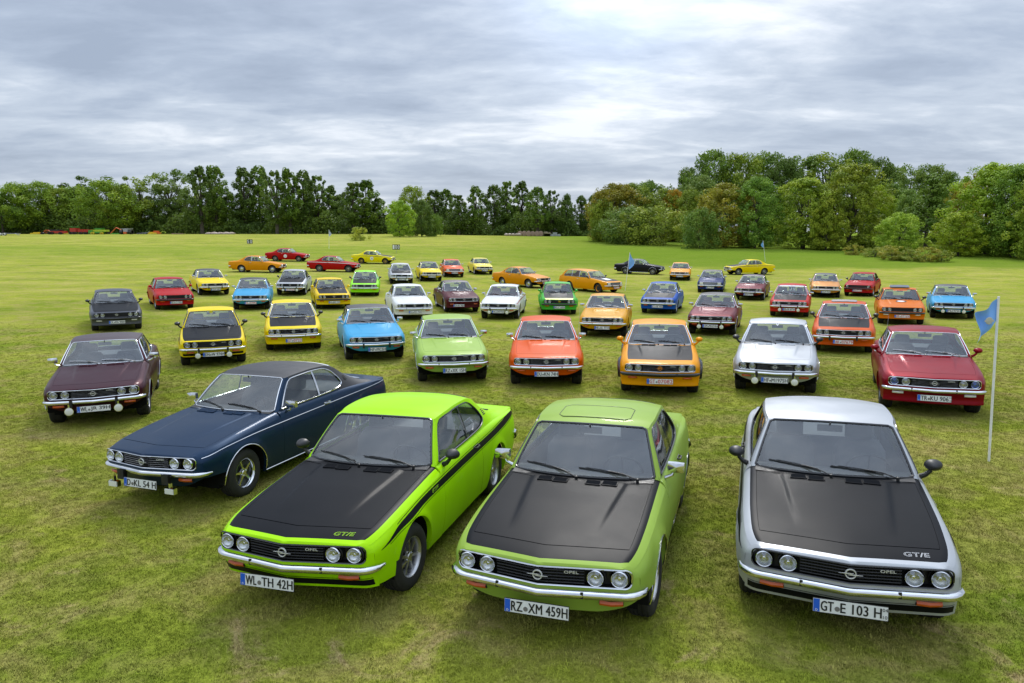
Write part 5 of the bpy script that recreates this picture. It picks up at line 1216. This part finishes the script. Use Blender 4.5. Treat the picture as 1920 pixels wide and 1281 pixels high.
X = at(1027, 171); m = MB(); m.poly([(-.9, 0, 0), (.9, 0, 0), (.9, 0, .6), (.5, 0, 1.0), (.2, 0, .9), (-.3, 0, 1.15), (-.9, 0, 1.1)]); m.box(-.9, .9, 0, .8, 0, .6); o = obj('tarpaulin_pile', m.mesh('tarpaulin_pile', [PM['beige']], 30), None, (X, 171, tz(X, 171))); tag(o, 'pale tarpaulin covered pile right of the bales', 'pile')
X = at(1042, 171); m = MB(); m.box(-1.3, 1.2, -.5, .5, .1, .5); m.box(-.7, .3, -.45, .45, .5, .95); [m.lathe([(-.6, .0), (-.6, .3), (-.4, .3)], 12, 'Y', (x, 0, .3)) for x in (-.8, .8)]; o = obj('small_vehicle', m.mesh('small_vehicle', [PM['grey']], 30), None, (X, 171, tz(X, 171))); tag(o, 'small dark grey vehicle right of the tarpaulin pile', 'vehicle')

# ------------------------------------------------------------------ trees
def leaf_mat(name, cols, trans=.25):
    m = bpy.data.materials.new(name); m.use_nodes = True; nt = m.node_tree; N = nt.nodes; L = nt.links; b = N['Principled BSDF']
    b.inputs['Roughness'].default_value = .6; b.inputs['Specular IOR Level'].default_value = .25
    g = N.new('ShaderNodeNewGeometry'); oi = N.new('ShaderNodeObjectInfo')
    r = N.new('ShaderNodeValToRGB'); e = r.color_ramp.elements; e[0].color = (*cols[0], 1); e[1].color = (*cols[-1], 1)
    for i, c in enumerate(cols[1:-1]): k = e.new((i+1)/(len(cols)-1)); k.color = (*c, 1)
    at_ = N.new('ShaderNodeAttribute'); at_.attribute_name = 'tone'; L.new(at_.outputs['Fac'], r.inputs[0])
    hs = N.new('ShaderNodeMixRGB'); hs.blend_type = 'MULTIPLY'; hs.inputs[0].default_value = 1; L.new(r.outputs[0], hs.inputs[1]); L.new(oi.outputs['Color'], hs.inputs[2])
    L.new(hs.outputs[0], b.inputs['Base Color'])
    t = N.new('ShaderNodeBsdfTranslucent'); L.new(hs.outputs[0], t.inputs[0]); mx = N.new('ShaderNodeMixShader'); mx.inputs[0].default_value = trans; out = N['Material Output']
    L.new(b.outputs[0], mx.inputs[1]); L.new(t.outputs[0], mx.inputs[2]); L.new(mx.outputs[0], out.inputs[0]); return m
LEAF = leaf_mat('foliage', [(.085, .135, .026), (.140, .205, .034), (.200, .265, .042), (.260, .300, .055)])
BARK = add_dirt(principled('bark', (.085, .070, .052), .9), 3, .4, .05)
def crown(seed, H, Wd, z0, shape, nclump, nleaf, ls, gap=.0):
    """leaf cards in clumps; returns numpy verts (4n,3) and tones"""
    rg = np.random.default_rng(seed); C = []
    while len(C) < nclump:
        t = rg.uniform(0, 1); a = rg.uniform(0, 2*PI); rr = rg.uniform(0, 1)**.38
        if shape == 'round': w = math.sqrt(max(0, 1-(2*t-1)**2))*(1.0 if t < .5 else .96)+.10
        elif shape == 'tall': w = (min(1, t*3.2+.30)*(1-max(0, t-.55)/.45*.72))
        elif shape == 'cone': w = (1-t)**.75*.95+.08
        elif shape == 'umbel': w = .55+.45*math.sin(PI*t*.9)
        else: w = min(1, .62+t*1.3)*math.sqrt(max(0, 1-max(0, (t-.45)/.55)**2.2))*.97+.05
        w *= 1+.18*math.sin(3*a+seed)+.12*math.sin(5*a+2*t*6+seed*2)
        C.append((Wd/2*w*rr*math.cos(a), Wd/2*w*rr*math.sin(a), z0+(H-z0)*t*.97, rr))
    C = np.array(C); cr = rg.uniform(.55, 1.25, nclump)*Wd*(.115 if shape != 'tall' else .13)*(1 if nclump < 115 else .78 if nclump > 200 else .9 if shape != 'tall' else .78)
    if shape == 'tall': cr = cr*(1.15-.55*(C[:, 2]-z0)/(H-z0))
    idx = rg.integers(0, nclump, nleaf); d = rg.normal(size=(nleaf, 3)); d /= np.linalg.norm(d, axis=1, keepdims=True)
    rad = rg.uniform(.35, 1.08, nleaf)**.5*cr[idx]
    st = np.array([1, 1, .90 if shape != 'tall' else 1.75]); P = C[idx, :3]+d*rad[:, None]*st
    P[:, 2] = np.maximum(P[:, 2], z0*.7)
    n = d+rg.normal(size=(nleaf, 3))*.55+np.array([0, 0, .35]); n /= np.linalg.norm(n, axis=1, keepdims=True)
    u = np.cross(n, rg.normal(size=(nleaf, 3))); u /= np.linalg.norm(u, axis=1, keepdims=True); w_ = np.cross(n, u); s = ls*rg.uniform(.55, 1.35, nleaf)[:, None]
    q = np.stack([P-u*s*.5, P-w_*s*.32, P+u*s*.5, P+w_*s*.32], 1).reshape(-1, 3)
    tone = np.clip(rg.uniform(0, 1, nclump)[idx]*.62+rg.uniform(0, .38, nleaf), 0, 1)
    return q, tone, C, cr
def tree_meshes(seed, H, Wd, z0, shape, nclump=90, nleaf=9000, ls=.42, mat=LEAF, trunk=True, limbs=10, tr=.022, multi=1):
    q, tone, C, cr = crown(seed, H, Wd, z0, shape, nclump, nleaf, ls); n = len(q)//4
    me = bpy.data.meshes.new('crown'); me.vertices.add(n*4); me.vertices.foreach_set('co', q.ravel()); me.loops.add(n*4); me.loops.foreach_set('vertex_index', np.arange(n*4, dtype=np.int32))
    me.polygons.add(n); me.polygons.foreach_set('loop_start', np.arange(0, n*4, 4, dtype=np.int32)); me.polygons.foreach_set('loop_total', np.full(n, 4, dtype=np.int32)); me.materials.append(mat)
    at_ = me.attributes.new('tone', 'FLOAT', 'FACE'); at_.data.foreach_set('value', tone.astype(np.float32)); me.update(calc_edges=True)
    if not trunk: return me, None
    rg = np.random.default_rng(seed+99); m = MB(); top = z0+(H-z0)*.72
    for k in range(multi):
        ox, oy = (0, 0) if multi == 1 else (rg.uniform(-.12, .12)*Wd, rg.uniform(-.08, .08)*Wd)
        p = [(ox*.2, oy*.2, -.3)]+[(ox*t+rg.uniform(-.02, .02)*H*t, oy*t+rg.uniform(-.02, .02)*H*t, top*t) for t in (.15, .35, .6, .85, 1)]
        m.tube(p, lambda t: H*tr*(1.15-.95*t)/math.sqrt(multi), 8)
        for i in rg.choice(len(C), min(limbs//multi+1, len(C)), replace=False):
            e = Vector(C[i, :3]); h0 = min(max(z0*.75, e.z*.55), top*.9); s0 = Vector((ox*h0/top, oy*h0/top, h0)); mid = (s0+e)/2+Vector((0, 0, -.06*H*rg.uniform(0, 1)))
            m.tube([tuple(s0), tuple(mid), tuple(e)], lambda t: H*tr*.38*(1-.85*t), 5)
    return me, m.mesh('trunk', [BARK], 60)
TREEV = {}
def variant(key, **k):
    if key not in TREEV: TREEV[key] = tree_meshes(**k)
    return TREEV[key]
def plant_tree(px, Y, ptop, wpx, kind, tint, label, cat='tree', group='trees at the edge of the field', name='tree', vs=0, base=None):
    X = at(px, Y); z = tz(X, Y) if base is None else base; h = max(1.2, px_height(Y, X, ptop)); w = wpx/CF*Y*.92
    P = dict(broad=dict(H=14, Wd=11, z0=2.2, shape='round', nclump=110, nleaf=11500, ls=.40), poplar=dict(H=18, Wd=6.5, z0=3.5, shape='tall', nclump=120, nleaf=8200, ls=.42, limbs=16),
             cone=dict(H=12, Wd=7.5, z0=1.0, shape='cone', nclump=90, nleaf=8000, ls=.38), bush=dict(H=6, Wd=9, z0=.1, shape='full', nclump=90, nleaf=9000, ls=.32, multi=3),
             open=dict(H=16, Wd=9, z0=5.5, shape='umbel', nclump=55, nleaf=4600, ls=.46, limbs=22), near=dict(H=13, Wd=10, z0=.4, shape='full', nclump=230, nleaf=22000, ls=.32, limbs=16, multi=2),
             neart=dict(H=14, Wd=9, z0=.4, shape='full', nclump=260, nleaf=26000, ls=.30, limbs=16, multi=2), small=dict(H=3, Wd=3.6, z0=.1, shape='full', nclump=50, nleaf=3500, ls=.17, multi=4))[kind]
    me, tk = variant((kind, vs % 3), seed=hash_(kind)+vs % 3, **P)
    root = empty(name, (X, Y, z), (0, 0, RNG.uniform(0, 6.28))); sx = w/P['Wd']; root.scale = (sx, sx, h/P['H']); tag(root, label, cat, group)
    obj('crown', me, root, color=(*tint, 1))
    if tk: obj('trunk', tk, root)
    return root
def hash_(s): return sum(ord(c)*(i+3) for i, c in enumerate(s)) % 997
DG = (.75, .85, .75); MG = (1.0, 1.15, .8); YG = (1.65, 1.55, .55); OL = (1.42, 1.36, .72); BR = (1.75, 1.15, .65); RD_ = (2.0, .85, .75); GG = (1.15, 1.2, 1.25); OR_ = (2.9, 1.25, .5); LG = (1.9, 2.05, .9); WG = (1.35, 1.45, .75)
def label_set(items, where):
    out = {}
    for key in {k for k, _ in items.values()}:
        ids = sorted([i for i, (k, px) in items.items() if k == key], key=lambda i: items[i][1])
        for n, i in enumerate(ids): out[i] = ('only %s in %s' if len(ids) == 1 else ORD[n]+' %s from the left in %s') % (key, where) if len(ids) > 1 or True else ''
    return out
left = [(6, 362, 70, 'broad', MG), (40, 343, 80, 'broad', WG), (82, 340, 76, 'broad', WG), (112, 352, 60, 'broad', OL), (143, 350, 82, 'broad', WG), (176, 330, 90, 'open', DG), (205, 338, 86, 'broad', WG), (238, 350, 70, 'broad', OL), (268, 330, 76, 'open', OL),
        (300, 372, 70, 'broad', DG), (322, 318, 66, 'open', GG), (352, 345, 60, 'open', OL), (380, 309, 60, 'poplar', DG), (408, 308, 56, 'poplar', MG), (424, 350, 70, 'open', DG), (462, 311, 58, 'poplar', DG), (490, 309, 62, 'poplar', MG), (520, 316, 50, 'poplar', DG), (545, 313, 56, 'poplar', MG), (572, 317, 54, 'poplar', DG), (598, 325, 54, 'poplar', MG), (622, 345, 52, 'poplar', DG), (642, 362, 44, 'poplar', DG),
        (664, 338, 62, 'poplar', DG), (688, 335, 66, 'poplar', MG), (712, 368, 46, 'poplar', DG), (774, 348, 52, 'broad', YG), (815, 354, 54, 'poplar', DG), (838, 352, 50, 'poplar', MG), (860, 362, 48, 'poplar', DG), (893, 346, 48, 'poplar', MG), (926, 344, 46, 'poplar', DG), (950, 336, 48, 'poplar', MG), (978, 337, 52, 'poplar', DG), (1008, 348, 46, 'poplar', MG), (1034, 353, 44, 'poplar', DG), (1062, 362, 38, 'cone', DG), (1088, 364, 40, 'poplar', DG), (1110, 364, 44, 'cone', DG), (1132, 360, 44, 'poplar', MG)]
KN2 = dict(broad='bushy tree', poplar='tall poplar', cone='conical tree', bush='spreading bush', open='airy tree', near='leafy tree', neart='tall leafy tree', small='small bush')
KN = dict(broad='broad bushy tree', poplar='tall poplar', cone='conical dark tree', bush='wide spreading bush', open='airy tree with gaps in its crown', near='dense leafy tree', neart='tall dense leafy tree', small='small bush')
CN = {id(DG): 'dark green', id(MG): 'mid green', id(YG): 'yellow green', id(OL): 'olive', id(BR): 'autumn brown', id(GG): 'grey green', id(OR_): 'autumn orange'}
LBL = label_set({i: (CN.get(id(t[4]), 'warm green')+' '+KN2[t[3]], t[0]) for i, t in enumerate(left)}, 'the far wood')
for i, (px, pt, w, k, tn) in enumerate(left):
    Y = 176+((i*37) % 17)
    cn = 'dark green' if tn is DG else 'mid green' if tn is MG else 'olive' if tn is OL else 'yellow green' if tn is YG else 'greyish green'
    where = 'left of the poplars' if px < 360 else 'in the poplar row left of centre' if px < 730 else 'in the row at the centre' if px < 1045 else 'beside the right-hand wood'
    plant_tree(px, Y, pt+3, w*(1.05 if k == 'poplar' else 1.2), k, tn, LBL[i], vs=i, group='trees of the far wood')
# dark undergrowth below them: one dense mass
def undergrowth():
    rg = np.random.default_rng(3); n = 120000; X = rg.uniform(-150, 26, n); Y = rg.uniform(178, 200, n); hh = (3.2+(Y-178)/22*3)+1.6*np.sin(X*.21)+1.1*np.sin(X*.53+1)+.7*np.sin(X*1.3)
    Z = terrain(X, Y)+hh*rg.uniform(0, 1, n)**.8; P = np.stack([X, Y, Z], 1); nn = rg.normal(size=(n, 3)); nn[:, 1] -= .6; nn /= np.linalg.norm(nn, axis=1, keepdims=True)
    u = np.cross(nn, rg.normal(size=(n, 3))); u /= np.linalg.norm(u, axis=1, keepdims=True); w = np.cross(nn, u); s = rg.uniform(.35, .75, n)[:, None]
    q = np.stack([P-u*s*.5, P-w*s*.35, P+u*s*.5, P+w*s*.35], 1).reshape(-1, 3)
    me = bpy.data.meshes.new('undergrowth'); me.vertices.add(n*4); me.vertices.foreach_set('co', q.ravel()); me.loops.add(n*4); me.loops.foreach_set('vertex_index', np.arange(n*4, dtype=np.int32)); me.polygons.add(n); me.polygons.foreach_set('loop_start', np.arange(0, n*4, 4, dtype=np.int32)); me.polygons.foreach_set('loop_total', np.full(n, 4, dtype=np.int32)); me.materials.append(LEAF)
    tone = np.clip(.35+.3*np.sin(X*.35)*np.sin(X*.13+1)+rg.uniform(-.3, .3, n), 0, 1); a = me.attributes.new('tone', 'FLOAT', 'FACE'); a.data.foreach_set('value', tone.astype(np.float32)); me.update(calc_edges=True)
    o = obj('undergrowth', me, color=(.80, .85, .75, 1)); tag(o, 'dark green undergrowth and hedge along the foot of the far wood', 'undergrowth', kind='stuff')
undergrowth()
# single trees on the fairway
plant_tree(750, 140, 376, 57, 'near', LG, 'bright green round tree standing alone on the fairway', vs=0, group='single trees on the fairway')
plant_tree(791, 146, 376, 52, 'near', DG, 'dark green round tree right beside the bright green one', vs=1, group='single trees on the fairway')
plant_tree(815, 150, 404, 36, 'bush', MG, 'low green bush at the foot of the dark round tree', 'bush', name='bush', vs=1, group='bushes')
plant_tree(675, 118, 426, 40, 'small', (2.2, 1.8, .9), 'small olive shrub alone on the left fairway', 'shrub', name='shrub', vs=0, group='bushes')
right = [(1150, 344, 100, 128, 'near', BR), (1185, 346, 90, 134, 'near', OL), (1130, 380, 50, 124, 'bush', OL), (1212, 342, 70, 150, 'broad', MG), (1245, 356, 90, 128, 'near', OL), (1262, 357, 46, 126, 'near', OR_), (1178, 392, 110, 116, 'bush', GG), (1225, 390, 110, 112, 'bush', (1.3, 1.15, .8)), (1290, 358, 60, 124, 'near', OL), (1310, 330, 80, 140, 'near', GG), (1285, 318, 60, 158, 'broad', DG),
         (1335, 285, 100, 150, 'broad', MG), (1385, 292, 90, 148, 'broad', (1.3, 1.3, .7)), (1430, 290, 90, 152, 'broad', MG), (1465, 300, 80, 146, 'near', DG), (1500, 290, 80, 154, 'open', MG), (1545, 290, 100, 152, 'open', OL), (1590, 285, 100, 154, 'broad', MG), (1632, 300, 70, 150, 'broad', DG), (1665, 318, 70, 150, 'broad', GG), (1700, 312, 60, 156, 'open', MG), (1735, 312, 70, 152, 'broad', GG), (1765, 325, 56, 150, 'broad', MG),
         (1312, 396, 72, 101, 'bush', DG), (1358, 344, 108, 106, 'near', (1.75, 1.2, .7)), (1415, 332, 78, 103, 'neart', (.95, 1.15, .85)), (1445, 366, 60, 112, 'near', MG), (1505, 334, 104, 102, 'neart', OL), (1590, 306, 116, 100, 'neart', (1.35, 1.2, .65)), (1548, 370, 60, 98, 'near', (1.5, 1.3, .7)), (1662, 345, 80, 118, 'near', MG), (1640, 350, 60, 108, 'near', YG),
         (1735, 326, 100, 104, 'cone', (.85, .95, .75)), (1700, 356, 60, 112, 'near', GG), (1682, 400, 72, 88, 'near', (1.9, 1.9, 1.1)), (1795, 345, 70, 108, 'near', BR), (1775, 352, 60, 116, 'near', MG), (1850, 305, 130, 90, 'neart', (1.35, 1.4, .6)), (1795, 400, 80, 86, 'near', YG), (1905, 308, 110, 84, 'neart', MG), (1950, 320, 100, 80, 'near', OL), (2010, 300, 130, 84, 'near', MG), (1830, 322, 60, 112, 'open', BR)]
LBL = label_set({i: (CN.get(id(t[5]), 'warm green')+' '+KN2[t[4]], t[0]) for i, t in enumerate(right) if t[3] > 130}, 'the back of the right-hand wood')
LBL.update(label_set({i: (CN.get(id(t[5]), 'warm green')+' '+KN2[t[4]], t[0]) for i, t in enumerate(right) if t[3] <= 130}, 'the front of the right-hand wood'))
for i, (px, pt, w, Y, k, tn) in enumerate(right):
    cn = {id(DG): 'dark green', id(MG): 'mid green', id(YG): 'yellow green', id(OL): 'olive', id(BR): 'autumn brown', id(GG): 'grey green', id(OR_): 'autumn orange'}.get(id(tn), 'warm green')
    where = 'at the left tip of the right-hand wood' if px < 1300 else 'in the back row of the right-hand wood' if Y > 130 else 'at the front edge of the right-hand wood'
    plant_tree(px, Y, pt, w*1.15, k, tuple(q*((1.28 if i % 2 else 1.12) if Y < 115 else .95) for q in tn), LBL[i], 'bush' if k == 'bush' else 'tree', name='bush' if k == 'bush' else 'tree', vs=i, group='trees of the right-hand wood')
# dry scrub at the wood edge
for i, (px, Y, pt, w) in enumerate([(1640, 84, 474, 50), (1672, 80, 468, 56), (1705, 79, 476, 60), (1735, 78, 470, 52), (1765, 78, 478, 44), (1600, 88, 470, 40)]):
    plant_tree(px, Y, pt-7, w*1.0, 'small', (2.1, 1.45, 1.0) if i % 2 else (1.5, 1.3, .85), '%s low %s scrub from the left along the edge of the right-hand wood' % (ORD[[0, 0, 1, 1, 2, 2][[5, 0, 1, 2, 3, 4].index(i)]], 'straw coloured' if i % 2 else 'olive brown'), 'shrub', name='scrub', vs=i, group='dry scrub along the right-hand wood')

# ------------------------------------------------------------------ real grass tufts over the near field
def grass_tufts():
    rg = np.random.default_rng(11); tu = []
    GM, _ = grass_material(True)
    for t in range(3):
        V_, F_ = [], []
        for k in range(16):
            a = rg.uniform(0, 2*PI); d = rg.uniform(0, .06); x, y = d*math.cos(a), d*math.sin(a); h = rg.uniform(.008, .019); ln = rg.uniform(.3, 1.6)*h; b2 = rg.uniform(0, 2*PI); w = rg.uniform(.0018, .0032); c, s = math.cos(b2), math.sin(b2)
            n = len(V_); V_ += [(x-s*w, y+c*w, -.004), (x+s*w, y-c*w, -.004), (x+c*ln*.4+s*w*.7, y+s*ln*.4-c*w*.7, h*.65), (x+c*ln*.4-s*w*.7, y+s*ln*.4+c*w*.7, h*.65), (x+c*ln, y+s*ln, h)]; F_ += [(n, n+1, n+2, n+3), (n+3, n+2, n+4)]
        me = bpy.data.meshes.new('tuft'); me.from_pydata(V_, [], F_); me.materials.append(GM); tu.append(bpy.data.objects.new('tuft', me))
    # a carrier sheet lying on the ground, denser close to the camera
    ys = np.concatenate([np.arange(1.0, 12, .5), np.arange(12, 27, 1.0)]); V_, F_, dens = [], [], []
    for y0, y1 in zip(ys[:-1], ys[1:]):
        w0, w1 = .80*y0+3, .80*y1+3; xs = np.linspace(-1, 1, 13)
        for i in range(12):
            n = len(V_); V_ += [(x*w, y, tz(x*w, y)) for x, w, y in ((xs[i], w0, y0), (xs[i+1], w0, y0), (xs[i+1], w1, y1), (xs[i], w1, y1))]; F_.append((n, n+1, n+2, n+3)); dens.append(float(np.interp(y0, (3, 8, 12, 18, 26), (620, 560, 330, 130, 8))))
    me = bpy.data.meshes.new('grass'); me.from_pydata(V_, [], F_); a = me.attributes.new('density', 'FLOAT', 'FACE'); a.data.foreach_set('value', dens); me.materials.append(GM)
    o = obj('grass', me); tag(o, 'short mown grass blades covering the near field around the front cars', 'grass', kind='stuff')
    ng = bpy.data.node_groups.new('grass_scatter', 'GeometryNodeTree'); ng.interface.new_socket('Geometry', in_out='INPUT', socket_type='NodeSocketGeometry'); ng.interface.new_socket('Geometry', in_out='OUTPUT', socket_type='NodeSocketGeometry')
    N = ng.nodes; L = ng.links; gi = N.new('NodeGroupInput'); go = N.new('NodeGroupOutput'); jn = N.new('GeometryNodeJoinGeometry')
    na = N.new('GeometryNodeInputNamedAttribute'); na.data_type = 'FLOAT'; na.inputs['Name'].default_value = 'density'
    for k, t in enumerate(tu):
        mul = N.new('ShaderNodeMath'); mul.operation = 'MULTIPLY'; L.new(na.outputs['Attribute'], mul.inputs[0]); mul.inputs[1].default_value = 1/3
        dp = N.new('GeometryNodeDistributePointsOnFaces'); L.new(gi.outputs[0], dp.inputs['Mesh']); L.new(mul.outputs[0], dp.inputs['Density']); dp.inputs['Seed'].default_value = k
        rv = N.new('FunctionNodeRandomValue'); rv.data_type = 'FLOAT_VECTOR'; rv.inputs[0].default_value = (-.2, -.2, 0); rv.inputs[1].default_value = (.2, .2, 6.28)
        rs = N.new('FunctionNodeRandomValue'); rs.data_type = 'FLOAT'; rs.inputs[2].default_value = .6; rs.inputs[3].default_value = 1.35; rs.inputs['Seed'].default_value = 5
        ob = N.new('GeometryNodeObjectInfo'); ob.inputs['Object'].default_value = t; ob.inputs['As Instance'].default_value = True
        ip = N.new('GeometryNodeInstanceOnPoints'); L.new(dp.outputs['Points'], ip.inputs['Points']); L.new(ob.outputs['Geometry'], ip.inputs['Instance']); L.new(rv.outputs[0], ip.inputs['Rotation']); L.new(rs.outputs[1], ip.inputs['Scale']); L.new(ip.outputs[0], jn.inputs[0])
    L.new(jn.outputs[0], go.inputs[0]); md = o.modifiers.new('grass', 'NODES'); md.node_group = ng
grass_tufts()
